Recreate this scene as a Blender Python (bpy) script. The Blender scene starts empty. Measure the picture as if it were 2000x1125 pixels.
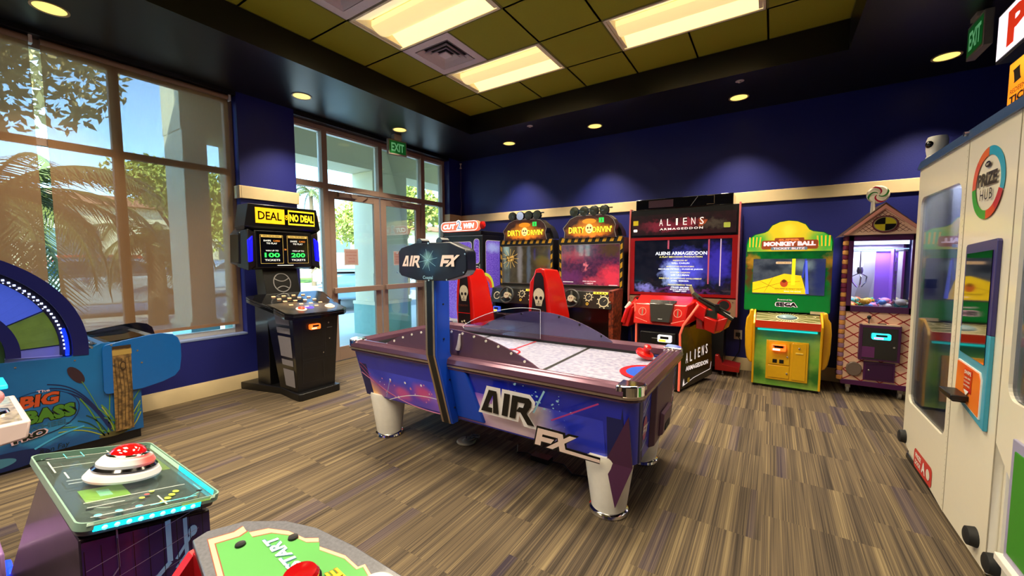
import bpy, bmesh, math, random
from mathutils import Vector, Matrix
random.seed(7)
S = bpy.context.scene
COL = S.collection
PI = math.pi
# ------------------------------------------------------------------ camera
cam = bpy.data.cameras.new('camera'); camo = bpy.data.objects.new('camera', cam); COL.objects.link(camo); S.camera = camo
cam.sensor_width = 36; cam.lens = 776.6 / 2000 * 36; cam.clip_start = .03; cam.clip_end = 400
_y, _p, _r = .578607, -.0703207, -.0042540
f_ = Vector((-math.sin(_y) * math.cos(_p), math.cos(_y) * math.cos(_p), math.sin(_p)))
r_ = Vector((math.cos(_y), math.sin(_y), 0)); u_ = r_.cross(f_)
r2 = math.cos(_r) * r_ + math.sin(_r) * u_; u2 = -math.sin(_r) * r_ + math.cos(_r) * u_
camo.matrix_world = Matrix(((r2.x, u2.x, -f_.x, 0), (r2.y, u2.y, -f_.y, 0), (r2.z, u2.z, -f_.z, 1.40), (0, 0, 0, 1)))
# ------------------------------------------------------------------ world, sun, exposure
S.view_settings.view_transform = 'Standard'; S.view_settings.look = 'None'; S.view_settings.gamma = 1
S.view_settings.use_curve_mapping = False
S.view_settings.exposure = 0.78
W = bpy.data.worlds.new('sky'); S.world = W; W.use_nodes = True
wn = W.node_tree.nodes; wl = W.node_tree.links
sky = wn.new('ShaderNodeTexSky'); sky.sky_type = 'NISHITA'; sky.sun_disc = False
sky.sun_elevation = math.radians(42); sky.sun_rotation = math.radians(150); sky.altitude = 50; sky.dust_density = .1; sky.air_density = .75; sky.ozone_density = 2.6
bg = wn['Background']; bg.inputs[1].default_value = 1.3
wl.new(sky.outputs[0], bg.inputs[0])
sun = bpy.data.lights.new('sun', 'SUN'); sun.energy = 14.0; sun.angle = .01; sun.color = (1, .94, .82)
suno = bpy.data.objects.new('sun', sun); COL.objects.link(suno)
suno.rotation_euler = Vector((-.85, .80, -.90)).to_track_quat('-Z', 'Y').to_euler()   # travels towards +y, down

# ------------------------------------------------------------------ materials
def lin(c):
    if isinstance(c, str):
        c = c.lstrip('#'); c = [int(c[i:i + 2], 16) / 255 for i in (0, 2, 4)]
        return tuple(x / 12.92 if x <= .04045 else ((x + .055) / 1.055) ** 2.4 for x in c)
    return tuple(c)
BASE = [Matrix.Identity(4), 1.0]     # size of the thing being built
_M = {}
def nd(t, k, **kw):
    n = t.nodes.new('ShaderNode' + k)
    for a, b in kw.items(): setattr(n, a, b)
    return n
ES = .56
def mat(name, col='#808080', rough=.5, metal=0, emit=0, vary=.06, scale=30, bump=0, coat=0, spec=.5, ecol=None):
    if name in _M: return _M[name]
    m = bpy.data.materials.new(name); m.use_nodes = True; t = m.node_tree; b = t.nodes['Principled BSDF']
    c = lin(col)
    b.inputs['Roughness'].default_value = rough; b.inputs['Metallic'].default_value = metal
    b.inputs['Coat Weight'].default_value = coat; b.inputs['Coat Roughness'].default_value = .05
    b.inputs['Specular IOR Level'].default_value = spec
    tc = nd(t, 'TexCoord'); no = nd(t, 'TexNoise'); no.inputs['Scale'].default_value = scale; no.inputs['Detail'].default_value = 3
    t.links.new(tc.outputs['Object'], no.inputs['Vector'])
    mx = nd(t, 'Mix', data_type='RGBA'); mx.inputs['A'].default_value = (*[x * (1 - vary) for x in c], 1); mx.inputs['B'].default_value = (*[min(1, x * (1 + vary)) for x in c], 1)
    t.links.new(no.outputs['Fac'], mx.inputs['Factor']); t.links.new(mx.outputs['Result'], b.inputs['Base Color'])
    if emit:
        if ecol: b.inputs['Emission Color'].default_value = (*lin(ecol), 1)
        else: t.links.new(mx.outputs['Result'], b.inputs['Emission Color'])
        b.inputs['Emission Strength'].default_value = emit * ES
    if bump:
        bp = nd(t, 'Bump'); bp.inputs['Strength'].default_value = bump; bp.inputs['Distance'].default_value = .004
        t.links.new(no.outputs['Fac'], bp.inputs['Height']); t.links.new(bp.outputs[0], b.inputs['Normal'])
    _M[name] = m; return m
def blob_mat(name, base, blobs, rough=.35, emit=0, warp=.15, wscale=4, coat=0, base2=None, b2scale=6, stripe=None):
    """printed or displayed picture: soft colour blobs (centre, size, colour, strength) over a mottled base, in object space"""
    if name in _M: return _M[name]
    m = bpy.data.materials.new(name); m.use_nodes = True; t = m.node_tree; L = t.links; b = t.nodes['Principled BSDF']
    tc = nd(t, 'TexCoord'); no = nd(t, 'TexNoise'); no.inputs['Scale'].default_value = wscale; no.inputs['Detail'].default_value = 4
    L.new(tc.outputs['Object'], no.inputs['Vector'])
    sub = nd(t, 'VectorMath', operation='SUBTRACT'); L.new(no.outputs['Color'], sub.inputs[0]); sub.inputs[1].default_value = (.5, .5, .5)
    sc = nd(t, 'VectorMath', operation='SCALE'); L.new(sub.outputs[0], sc.inputs[0]); sc.inputs['Scale'].default_value = warp
    ad = nd(t, 'VectorMath', operation='ADD'); L.new(tc.outputs['Object'], ad.inputs[0]); L.new(sc.outputs[0], ad.inputs[1])
    n2 = nd(t, 'TexNoise'); n2.inputs['Scale'].default_value = b2scale; n2.inputs['Detail'].default_value = 5; L.new(tc.outputs['Object'], n2.inputs['Vector'])
    rp = nd(t, 'ValToRGB'); rp.color_ramp.elements[0].position = .38; rp.color_ramp.elements[1].position = .62
    rp.color_ramp.elements[0].color = (*lin(base), 1); rp.color_ramp.elements[1].color = (*lin(base2 or base), 1)
    L.new(n2.outputs['Fac'], rp.inputs[0]); cur = rp.outputs[0]
    for cpos, size, c, st in blobs:
        cpos = tuple(BASE[0] @ Vector(cpos)); size = tuple(q * BASE[1] for q in size)
        s1 = nd(t, 'VectorMath', operation='SUBTRACT'); L.new(ad.outputs[0], s1.inputs[0]); s1.inputs[1].default_value = cpos
        d1 = nd(t, 'VectorMath', operation='DIVIDE'); L.new(s1.outputs[0], d1.inputs[0]); d1.inputs[1].default_value = size
        ln = nd(t, 'VectorMath', operation='LENGTH'); L.new(d1.outputs[0], ln.inputs[0])
        mr = nd(t, 'MapRange', interpolation_type='SMOOTHSTEP'); L.new(ln.outputs['Value'], mr.inputs['Value'])
        mr.inputs['From Min'].default_value = 0.2; mr.inputs['From Max'].default_value = 1; mr.inputs['To Min'].default_value = st; mr.inputs['To Max'].default_value = 0
        mx = nd(t, 'Mix', data_type='RGBA'); L.new(mr.outputs[0], mx.inputs['Factor']); L.new(cur, mx.inputs['A']); mx.inputs['B'].default_value = (*lin(c), 1)
        cur = mx.outputs['Result']
    L.new(cur, b.inputs['Base Color']); b.inputs['Roughness'].default_value = rough; b.inputs['Coat Weight'].default_value = coat
    if emit:
        L.new(cur, b.inputs['Emission Color']); b.inputs['Emission Strength'].default_value = emit * ES
    _M[name] = m; return m
def glass_mat(name, tint='#ffffff', refl=1.0, trans=.92):
    if name in _M: return _M[name]
    m = bpy.data.materials.new(name); m.use_nodes = True; t = m.node_tree; t.nodes.remove(t.nodes['Principled BSDF']); o = t.nodes['Material Output']
    tr = nd(t, 'BsdfTransparent'); tr.inputs[0].default_value = (*[x * trans for x in lin(tint)], 1)
    gl = nd(t, 'BsdfGlossy'); gl.inputs['Roughness'].default_value = .02
    fr = nd(t, 'Fresnel'); fr.inputs[0].default_value = 1.5
    mu = nd(t, 'Math', operation='MULTIPLY'); mu.inputs[1].default_value = refl; t.links.new(fr.outputs[0], mu.inputs[0])
    mx = nd(t, 'MixShader'); t.links.new(mu.outputs[0], mx.inputs[0]); t.links.new(tr.outputs[0], mx.inputs[1]); t.links.new(gl.outputs[0], mx.inputs[2])
    t.links.new(mx.outputs[0], o.inputs[0]); _M[name] = m; return m

BLK = mat('black_plastic', '#0c0c0e', .38); BLKG = mat('black_gloss', '#08080a', .12, coat=.5); BLKM = mat('black_matte', '#101012', .7)
WHT = mat('white_paint', '#e8e4dc', .4); CHR = mat('chrome', '#e6e6e6', .08, 1); STL = mat('steel', '#9a9a9c', .3, 1); GRY = mat('grey_paint', '#77767a', .5)
RED = mat('red_plastic', '#c4150f', .25, coat=.4); NAVY = mat('navy_paint', '#141c5c', .4); PUR = mat('purple_paint', '#4a2347', .35)
YEL = mat('yellow_plastic', '#e3b213', .35); SCRW = mat('screw_metal', '#c8c8c8', .25, 1)

# ------------------------------------------------------------------ mesh builder
_TX = {}
def text_mesh(s, bold=0.0, space=1.0):
    k = (s, round(bold, 4), space)
    if k in _TX: return _TX[k]
    cu = bpy.data.curves.new('tx', 'FONT'); cu.body = s; cu.size = 1; cu.offset = bold; cu.align_x = 'LEFT'; cu.resolution_u = 2; cu.space_character = space
    ob = bpy.data.objects.new('tx', cu); COL.objects.link(ob)
    dg = bpy.context.evaluated_depsgraph_get(); dg.update()
    me = bpy.data.meshes.new_from_object(ob.evaluated_get(dg))
    vs = [(v.co.x, v.co.y) for v in me.vertices]; fs = [tuple(p.vertices) for p in me.polygons]
    bpy.data.objects.remove(ob); bpy.data.curves.remove(cu); bpy.data.meshes.remove(me)
    x0 = min(v[0] for v in vs); x1 = max(v[0] for v in vs); y0 = min(v[1] for v in vs); y1 = max(v[1] for v in vs)
    r = ([(v[0] - (x0 + x1) / 2, v[1] - (y0 + y1) / 2) for v in vs], fs, x1 - x0, y1 - y0)
    _TX[k] = r; return r
class MB:
    def __init__(s): s.bm = bmesh.new(); s.mats = []; s.M = BASE[0].copy(); s.lift = 0
    def mi(s, m):
        if m not in s.mats: s.mats.append(m)
        return s.mats.index(m)
    def v(s, co): return s.bm.verts.new(s.M @ Vector(co))
    def face(s, vs, m):
        try: f = s.bm.faces.new(vs); f.material_index = s.mi(m); return f
        except ValueError: return None
    def poly(s, pts, m): return s.face([s.v(p) for p in pts], m)
    def prism(s, pts, ax, a, b, m, pts2=None):
        """polygon extruded along axis ax from a to b (pts2: other outline at b)"""
        def P(p, t): return {'x': (t, p[0], p[1]), 'y': (p[0], t, p[1]), 'z': (p[0], p[1], t)}[ax]
        A = [s.v(P(p, a)) for p in pts]; B = [s.v(P(p, b)) for p in (pts2 or pts)]; n = len(pts)
        s.face(A, m); s.face(B[::-1], m)
        for i in range(n): s.face([A[i], B[i], B[(i + 1) % n], A[(i + 1) % n]], m)
        return s
    def box(s, x0, x1, y0, y1, z0, z1, m): return s.prism([(x0, y0), (x1, y0), (x1, y1), (x0, y1)], 'z', z0, z1, m)
    def hexa(s, p, m):  # 8 points: bottom 4, top 4
        V = [s.v(q) for q in p]
        for f in ((0, 1, 2, 3), (7, 6, 5, 4), (0, 4, 5, 1), (1, 5, 6, 2), (2, 6, 7, 3), (3, 7, 4, 0)): s.face([V[i] for i in f], m)
        return s
    def ringprism(s, A, B, z0, z1, m):
        n = len(A); V = [[s.v((*p, z)) for p in P] for P in (A, B) for z in (z0, z1)]
        for i in range(n):
            j = (i + 1) % n
            for a, b in ((0, 1), (1, 3), (3, 2), (2, 0)): s.face([V[a][i], V[a][j], V[b][j], V[b][i]], m)
        return s
    def lathe(s, prof, c, m, n=24, ax='z', cap=True):
        R = []
        for r, h in prof:
            ring = []
            for i in range(n):
                a = 2 * PI * i / n; x, y = r * math.cos(a), r * math.sin(a)
                q = {'z': (x, y, h), 'y': (x, h, y), 'x': (h, x, y)}[ax]
                ring.append(s.v((c[0] + q[0], c[1] + q[1], c[2] + q[2])))
            R.append(ring)
        for A, B in zip(R, R[1:]):
            for i in range(n): s.face([A[i], A[(i + 1) % n], B[(i + 1) % n], B[i]], m)
        if cap: s.face(R[0][::-1], m); s.face(R[-1], m)
        return s
    def tube(s, pts, r, m, n=8):
        P = [Vector(p) for p in pts]; R = []
        for i, p in enumerate(P):
            d = (P[min(i + 1, len(P) - 1)] - P[max(i - 1, 0)]).normalized()
            a = d.orthogonal().normalized() if i == 0 else (pa - pa.dot(d) * d).normalized()
            pa = a; b = d.cross(a); rr = r[i] if isinstance(r, (list, tuple)) else r
            R.append([s.v(p + rr * (math.cos(2 * PI * k / n) * a + math.sin(2 * PI * k / n) * b)) for k in range(n)])
        for A, B in zip(R, R[1:]):
            for i in range(n): s.face([A[i], A[(i + 1) % n], B[(i + 1) % n], B[i]], m)
        s.face(R[0][::-1], m); s.face(R[-1], m); return s
    def sph(s, c, r, m, n=16, k=8, sx=1, sy=1, sz=1, top=False):
        R = []; V0 = None
        lo = 0 if top else -PI / 2
        R = []
        for j in range(k + 1):
            ph = lo + (PI / 2 - lo) * j / k; rr = max(1e-4, math.cos(ph)) * r
            R.append([s.v((c[0] + rr * math.cos(2 * PI * i / n) * sx, c[1] + rr * math.sin(2 * PI * i / n) * sy, c[2] + r * math.sin(ph) * sz)) for i in range(n)])
        for A, B in zip(R, R[1:]):
            for i in range(n): s.face([A[i], A[(i + 1) % n], B[(i + 1) % n], B[i]], m)
        s.face(R[0][::-1], m); s.face(R[-1], m); return s
    # ---- flat printed shapes in a frame: origin o, right u, up v; each call is laid a hair above the last
    def frame(s, o, u, v):
        s.fo = Vector(o); s.fu = Vector(u).normalized(); s.fv = Vector(v).normalized(); s.fn = s.fu.cross(s.fv); s.lift = .0012; return s
    def fp(s, x, y): return s.fo + s.fu * x + s.fv * y + s.fn * s.lift
    def up(s, d=.0005): s.lift += d
    def p2(s, pts, m): s.poly([s.fp(*p) for p in pts], m); s.up(); return s
    def r2(s, x0, x1, y0, y1, m): return s.p2([(x0, y0), (x1, y0), (x1, y1), (x0, y1)], m)
    def rr(s, x0, x1, y0, y1, r, m): return s.p2(rrect(x0, x1, y0, y1, r), m)
    def el(s, cx, cy, rx, ry, m, n=20, a0=0): return s.p2([(cx + rx * math.cos(a0 + 2 * PI * i / n), cy + ry * math.sin(a0 + 2 * PI * i / n)) for i in range(n)], m)
    def ring(s, cx, cy, r0, r1, m, a0=0, a1=2 * PI, n=24, k=1):
        for i in range(n):
            a, b = a0 + (a1 - a0) * i / n, a0 + (a1 - a0) * (i + 1) / n
            s.poly([s.fp(cx + r * math.cos(t), cy + k * r * math.sin(t)) for r, t in ((r0, a), (r1, a), (r1, b), (r0, b))], m)
        s.up(); return s
    def ln(s, pts, w, m):
        for (x0, y0), (x1, y1) in zip(pts, pts[1:]):
            d = Vector((x1 - x0, y1 - y0)); L = d.length or 1; nx, ny = -d.y / L * w / 2, d.x / L * w / 2
            s.poly([s.fp(x0 + nx, y0 + ny), s.fp(x0 - nx, y0 - ny), s.fp(x1 - nx, y1 - ny), s.fp(x1 + nx, y1 + ny)], m)
        s.up(); return s
    def tx(s, t, cx, cy, h, m, w=None, bold=.02, shear=0, rot=0, space=1.0):
        vs, fs, tw, th = text_mesh(t, bold, space); k = h / th; kx = (w / tw) if w else k
        cr, sr = math.cos(rot), math.sin(rot); V = []
        for x, y in vs:
            X, Y = x * kx + shear * y * k, y * k
            V.append(s.v(s.fp(cx + X * cr - Y * sr, cy + X * sr + Y * cr)))
        for f in fs: s.face([V[i] for i in f], m)
        s.up(); return s
    def build(s, name, parent=None, bevel=0, seg=2, smooth=True, recalc=True):
        me = bpy.data.meshes.new(name)
        if recalc: bmesh.ops.recalc_face_normals(s.bm, faces=s.bm.faces)
        s.bm.to_mesh(me); s.bm.free()
        for m in s.mats: me.materials.append(m)
        if smooth:
            me.polygons.foreach_set('use_smooth', [True] * len(me.polygons)); me.set_sharp_from_angle(angle=.6)
        o = bpy.data.objects.new(name, me); COL.objects.link(o)
        if bevel:
            b = o.modifiers.new('bevel', 'BEVEL'); b.width = bevel; b.segments = seg; b.limit_method = 'ANGLE'; b.angle_limit = .6
        if parent: o.parent = parent
        return o
def rrect(x0, x1, y0, y1, r, n=5):
    P = []
    for cx, cy, a in ((x1 - r, y1 - r, 0), (x0 + r, y1 - r, PI / 2), (x0 + r, y0 + r, PI), (x1 - r, y0 + r, 1.5 * PI)):
        for i in range(n + 1): t = a + PI / 2 * i / n; P.append((cx + r * math.cos(t), cy + r * math.sin(t)))
    return P
def thing(name, label, cat, loc=(0, 0, 0), rotz=0, group=None):
    o = bpy.data.objects.new(name, None); COL.objects.link(o); o.location = loc; o.rotation_euler = (0, 0, rotz); o.empty_display_size = .1
    o['label'] = label; o['category'] = cat
    if group: o['group'] = group
    return o
def tag(o, label, cat, group=None):
    o['label'] = label; o['category'] = cat
    if group: o['group'] = group
    return o
def struct(o): o['kind'] = 'structure'; return o
def dup(root, loc, rotz=None, label=None):
    r = root.copy(); COL.objects.link(r); r.location = loc
    if rotz is not None: r.rotation_euler = (0, 0, rotz)
    if label: r['label'] = label
    for ch in list(root.children):
        c = ch.copy(); COL.objects.link(c); c.parent = r
        for g in list(ch.children):
            d = g.copy(); COL.objects.link(d); d.parent = c
    return r
# ================================================================== THE ROOM
XW, YB, XR, YF = -4.866, 5.746, 2.4, -2.6
ZS, ZT = 3.21, 3.468            # soffit, tray ceiling
TX0, TX1, TY1, TY0 = -3.711, .494, 4.605, -1.9
GX, GY, T = -3.151, 2.229, .6096
def carpet():
    m = bpy.data.materials.new('striped_carpet_tile'); m.use_nodes = True; t = m.node_tree; L = t.links; b = t.nodes['Principled BSDF']
    g = nd(t, 'NewGeometry'); sp = nd(t, 'SeparateXYZ'); L.new(g.outputs['Position'], sp.inputs[0])
    def mth(op, a, b_=None):
        n = nd(t, 'Math', operation=op)
        for i, q in enumerate((a, b_)):
            if q is None: continue
            if isinstance(q, (int, float)): n.inputs[i].default_value = q
            else: L.new(q, n.inputs[i])
        return n.outputs[0]
    w = .50; h = .50
    xi = mth('FLOOR', mth('DIVIDE', sp.outputs[0], w))
    yo = mth('MULTIPLY', xi, .5)
    yi = mth('FLOOR', mth('ADD', mth('DIVIDE', sp.outputs[1], h), yo))
    cv = nd(t, 'CombineXYZ'); L.new(xi, cv.inputs[0]); L.new(yi, cv.inputs[1])
    wnz = nd(t, 'TexWhiteNoise', noise_dimensions='3D'); L.new(cv.outputs[0], wnz.inputs[0])
    off = mth('MULTIPLY', wnz.outputs['Value'], 37.0)
    x = mth('ADD', sp.outputs[0], off)
    def stripe(sc, ysc, det):
        c = nd(t, 'CombineXYZ'); L.new(mth('MULTIPLY', x, sc), c.inputs[0]); L.new(mth('ADD', mth('MULTIPLY', sp.outputs[1], ysc), off), c.inputs[1])
        n = nd(t, 'TexNoise'); n.inputs['Scale'].default_value = 1; n.inputs['Detail'].default_value = det; n.inputs['Roughness'].default_value = .6; L.new(c.outputs[0], n.inputs['Vector']); return n.outputs['Fac']
    a = stripe(20, .15, 1); c2 = stripe(150, .8, 2)
    s = mth('ADD', mth('MULTIPLY', a, .45), mth('MULTIPLY', c2, .55))
    rp = nd(t, 'ValToRGB'); L.new(s, rp.inputs[0]); e = rp.color_ramp.elements
    e[0].position = .36; e[0].color = (*lin('#332b24'), 1); e[1].position = .68; e[1].color = (*lin('#8c7b5c'), 1)
    for p_, c in ((.43, '#463c32'), (.51, '#5b4e3e'), (.58, '#6e5f48')):
        q = e.new(p_); q.color = (*lin(c), 1)
    pn = stripe(6, .1, 0); pm = nd(t, 'MapRange'); L.new(pn, pm.inputs['Value']); pm.inputs['From Min'].default_value = .66; pm.inputs['From Max'].default_value = .70
    mx = nd(t, 'Mix', data_type='RGBA'); L.new(mth('MULTIPLY', pm.outputs[0], .3), mx.inputs['Factor']); L.new(rp.outputs[0], mx.inputs['A']); mx.inputs['B'].default_value = (*lin('#3a3152'), 1)
    fz = nd(t, 'TexNoise'); fz.inputs['Scale'].default_value = 350; L.new(g.outputs['Position'], fz.inputs['Vector'])
    bp = nd(t, 'Bump'); bp.inputs['Strength'].default_value = .35; bp.inputs['Distance'].default_value = .003; L.new(mth('ADD', fz.outputs['Fac'], c2), bp.inputs['Height'])
    L.new(bp.outputs[0], b.inputs['Normal']); L.new(mx.outputs['Result'], b.inputs['Base Color']); b.inputs['Roughness'].default_value = .85; b.inputs['Specular IOR Level'].default_value = .25
    return m
BLUE = mat('blue_wall_paint', '#181f70', .48, vary=.03, scale=90, bump=.25)
CHAR = mat('charcoal_soffit_paint', '#101013', .34, vary=.04, scale=8, bump=.03)
OLIVE = mat('olive_ceiling_tile', '#8c8a14', .8, vary=.08, scale=120, bump=.1)
GRID = mat('olive_grid_bar', '#66651a', .6)
CREAM = mat('cream_wood_trim', '#ddc79b', .45, vary=.05, scale=14)
ALU = mat('bronze_aluminium', '#9c8578', .4, .25); ALUL = mat('clear_aluminium', '#cfccc6', .4, .3)
GLS = glass_mat('window_glass', '#eefaf6', .55, .97)

m = MB(); m.box(XW - .2, XR + .2, YF - .2, YB + .2, -.12, 0, carpet()); struct(m.build('floor'))
# back wall, right wall, front wall
m = MB(); m.box(XW - .25, XR + .2, YB, YB + .2, 0, 3.7, BLUE); struct(m.build('wall_back'))
m = MB(); m.box(XR, XR + .2, YF, YB, 0, 3.7, BLUE); struct(m.build('wall_right'))
m = MB(); m.box(XW - .25, XR + .2, YF - .2, YF, 0, 3.7, BLUE); struct(m.build('wall_front'))
# left wall: low wall under the shaded windows, pillar, end piece
W0, W1, D0, D1 = -2.2, 2.061, 2.676, 5.42
m = MB()
m.box(XW - .25, XW, YF, W0, 0, ZS, BLUE); m.box(XW - .25, XW, W0, W1, 0, .592, BLUE)
m.box(XW - .25, XW, W1, D0, 0, ZS, BLUE); m.box(XW - .25, XW, D1, YB, 0, ZS, BLUE)
m.box(XW - .25, XW, W0, W1, 3.17, ZS, CHAR); m.box(XW - .25, XW, D0, D1, 3.16, ZS, CHAR)
m.box(XW - .25, XW, YF, YB, ZS, 3.7, CHAR)
struct(m.build('wall_left'))
# window sill
m = MB(); m.box(XW - .16, XW + .004, W0, W1, .592, .612, mat('sill_paint', '#7f8fb8', .4)); struct(m.build('trim_1', bevel=.003))
# ceiling: soffit ring + tray sides + tiles
m = MB()
for x0, x1, y0, y1 in ((XW, TX0, YF, YB), (TX1, XR, YF, YB), (TX0, TX1, TY1, YB), (TX0, TX1, YF, TY0)): m.box(x0, x1, y0, y1, ZS, 3.7, CHAR)
struct(m.build('ceiling'))
FIX = [(0, 0), (0, 2), (3, 2), (3, -1), (0, -3), (3, -4), (0, -5), (3, -6)]     # lower-left cell of each 2x1 fixture; last two added as fill light
VENT = [(0, 1), (0, -1)]
skip = {(i + k, j) for i, j in FIX for k in (0, 1)} | set(VENT)
m = MB()
for i in range(-2, 8):
    for j in range(-8, 5):
        if (i, j) in skip: continue
        x0, x1 = max(GX + i * T, TX0), min(GX + (i + 1) * T, TX1); y0, y1 = max(GY + j * T, TY0), min(GY + (j + 1) * T, TY1)
        if x1 - x0 < .01 or y1 - y0 < .01: continue
        g = .008; m.box(x0 + g, x1 - g, y0 + g, y1 - g, ZT + .002, ZT + .02, OLIVE)
        for (a, b, c, d) in ((x0 - g, x0 + g, y0 - g, y1 + g), (x1 - g, x1 + g, y0 - g, y1 + g), (x0 - g, x1 + g, y0 - g, y0 + g), (x0 - g, x1 + g, y1 - g, y1 + g)):
            m.box(max(a, TX0), min(b, TX1), max(c, TY0), min(d, TY1), ZT, ZT + .006, GRID)
m.box(TX0, TX1, TY0, TY1, 3.62, 3.7, CHAR)
m = m.build('ceiling_tile_grid', smooth=False); struct(m); m.name = 'ceiling_tiles'
# troffers
EM_T = mat('reflector_glow', '#fff0c0', .5, emit=1.4, ecol='#ffe4a0', vary=.02)
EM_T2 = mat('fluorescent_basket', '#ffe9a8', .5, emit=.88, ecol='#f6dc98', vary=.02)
TROF2 = mat('reflector_dim_glow', '#f4e8c8', .5, emit=.75, ecol='#ecdcb0'); TROF = mat('troffer_white', '#e8dcc0', .45, emit=.0)
t0 = None
TL = ['recessed ceiling light panel farthest from the room corner, beside both air vents', 'recessed ceiling light panel nearest the inner corner of the green ceiling',
      'recessed ceiling light panel on the right over the air hockey table', 'recessed ceiling light panel behind the camera on the right', 'recessed ceiling light panel behind the camera on the left', 'recessed ceiling light panel on the right, well behind the camera', 'added fill light panel in the ceiling on the left, well behind the camera', 'added fill light panel in the ceiling farthest behind the camera']
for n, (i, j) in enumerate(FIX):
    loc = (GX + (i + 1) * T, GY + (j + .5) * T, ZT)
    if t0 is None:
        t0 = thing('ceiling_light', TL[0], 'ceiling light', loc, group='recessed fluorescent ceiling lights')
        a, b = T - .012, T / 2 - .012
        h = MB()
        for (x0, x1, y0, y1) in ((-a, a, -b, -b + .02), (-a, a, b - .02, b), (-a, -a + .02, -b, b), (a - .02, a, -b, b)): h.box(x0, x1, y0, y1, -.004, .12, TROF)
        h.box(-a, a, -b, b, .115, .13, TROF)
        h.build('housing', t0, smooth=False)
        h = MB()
        for s in (-1, 1):   # sloped reflectors each side; lamp light on them is put in as emission
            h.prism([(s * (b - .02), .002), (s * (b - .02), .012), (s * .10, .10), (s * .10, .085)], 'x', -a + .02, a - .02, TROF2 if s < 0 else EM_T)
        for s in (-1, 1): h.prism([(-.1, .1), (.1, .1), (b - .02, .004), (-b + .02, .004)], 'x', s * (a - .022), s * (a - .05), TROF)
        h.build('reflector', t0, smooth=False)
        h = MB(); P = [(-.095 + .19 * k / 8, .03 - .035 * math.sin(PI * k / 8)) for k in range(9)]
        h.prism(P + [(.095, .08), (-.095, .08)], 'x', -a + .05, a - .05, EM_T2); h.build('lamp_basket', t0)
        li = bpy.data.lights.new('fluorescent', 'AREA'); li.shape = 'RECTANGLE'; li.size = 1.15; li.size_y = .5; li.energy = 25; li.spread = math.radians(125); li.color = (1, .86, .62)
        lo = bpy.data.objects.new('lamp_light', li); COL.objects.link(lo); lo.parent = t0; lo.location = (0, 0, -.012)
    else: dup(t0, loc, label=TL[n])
# vents
v0 = thing('ceiling_vent', 'square louvred ceiling vent between the two left light panels', 'air vent', (GX + .5 * T, GY + 1.5 * T, ZT), group='square ceiling vents')
VW = mat('vent_white', '#d4c6d0', .5)
h = MB(); q = T / 2 - .006
for k in range(4):
    a = [q, .205, .15, .105][k]; b = [.215, .165, .12, .07][k]; z = [0, -.004, -.004, -.004][k]; zi = [.0, .04, .035, .03][k]
    for r in range(4):
        rot = Matrix.Rotation(r * PI / 2, 4, 'Z'); h.M = rot
        h.hexa([(-a, a, z), (a, a, z), (b, b, zi), (-b, b, zi), (-a, a, z + .006), (a, a, z + .006), (b, b, zi + .006), (-b, b, zi + .006)], VW)
h.M = Matrix.Identity(4); h.box(-.05, .05, -.05, .05, .0, .01, VW); h.build('louvre', v0, smooth=False)
h = MB(); h.box(-.21, .21, -.21, .21, .055, .07, BLKM); h.build('duct', v0)
dup(v0, (GX + .5 * T, GY - .5 * T, ZT), label='square louvred ceiling vent at the top edge of the photo, left of the light panel')
# downlights
DLE = mat('downlight_glow', '#fff2b0', .5, emit=1.5, ecol='#ffe070', vary=.02)
d0 = None
DL = [(-4.39, .69, 'over the shaded window, largest and leftmost'), (-4.40, 2.52, 'in front of the blue pillar'), (-4.39, 3.89, 'beside the exit sign over the glass doors'),
      (-3.49, 5.28, 'over the back-left corner'), (-2.08, 5.26, 'over the twin driving cabinets'), (-.377, 5.25, 'over the tall red-framed shooting cabinet, rightmost'), (1.25, 5.25, 'hidden past the white prize machine'), (-4.39, -1.1, 'behind the camera')]
for x, y, w in DL:
    if d0 is None:
        d0 = thing('recessed_downlight', 'round recessed downlight ' + w, 'downlight', (x, y, ZS), group='round downlights in the dark soffit')
        h = MB(); h.lathe([(.085, -.004), (.10, -.006), (.10, .001), (.085, .001)], (0, 0, 0), mat('downlight_trim', '#c9b58c', .4), 32, cap=False); h.build('trim_ring', d0)
        h = MB(); h.lathe([(.085, -.003), (.05, -.0025), (.001, -.002)], (0, 0, 0), DLE, 32); h.build('lens', d0)
        li = bpy.data.lights.new('downlight', 'SPOT'); li.energy = 140; li.spot_size = math.radians(92); li.spot_blend = .75; li.shadow_soft_size = .06; li.color = (1, .84, .6)
        lo = bpy.data.objects.new('lamp_light', li); COL.objects.link(lo); lo.parent = d0; lo.location = (0, 0, -.015)
    else: dup(d0, (x, y, ZS), label='round recessed downlight ' + w)
s0 = MB(); s0.lathe([(.038, 0), (.04, -.004), (.03, -.007), (.012, -.007), (.012, -.02), (.001, -.022)], (0, 0, 0), mat('sprinkler_white', '#b7adb3', .4), 24)
s0 = s0.build('fire_sprinkler'); s0.location = (-2.811, 4.764, ZS); tag(s0, 'small round sprinkler cap in the soffit nearer the back-left corner', 'sprinkler', 'sprinkler caps')
s1 = s0.copy(); COL.objects.link(s1); s1.location = (-.34, 4.78, ZS); s1['label'] = 'small round sprinkler cap in front of the rightmost downlight'
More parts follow.
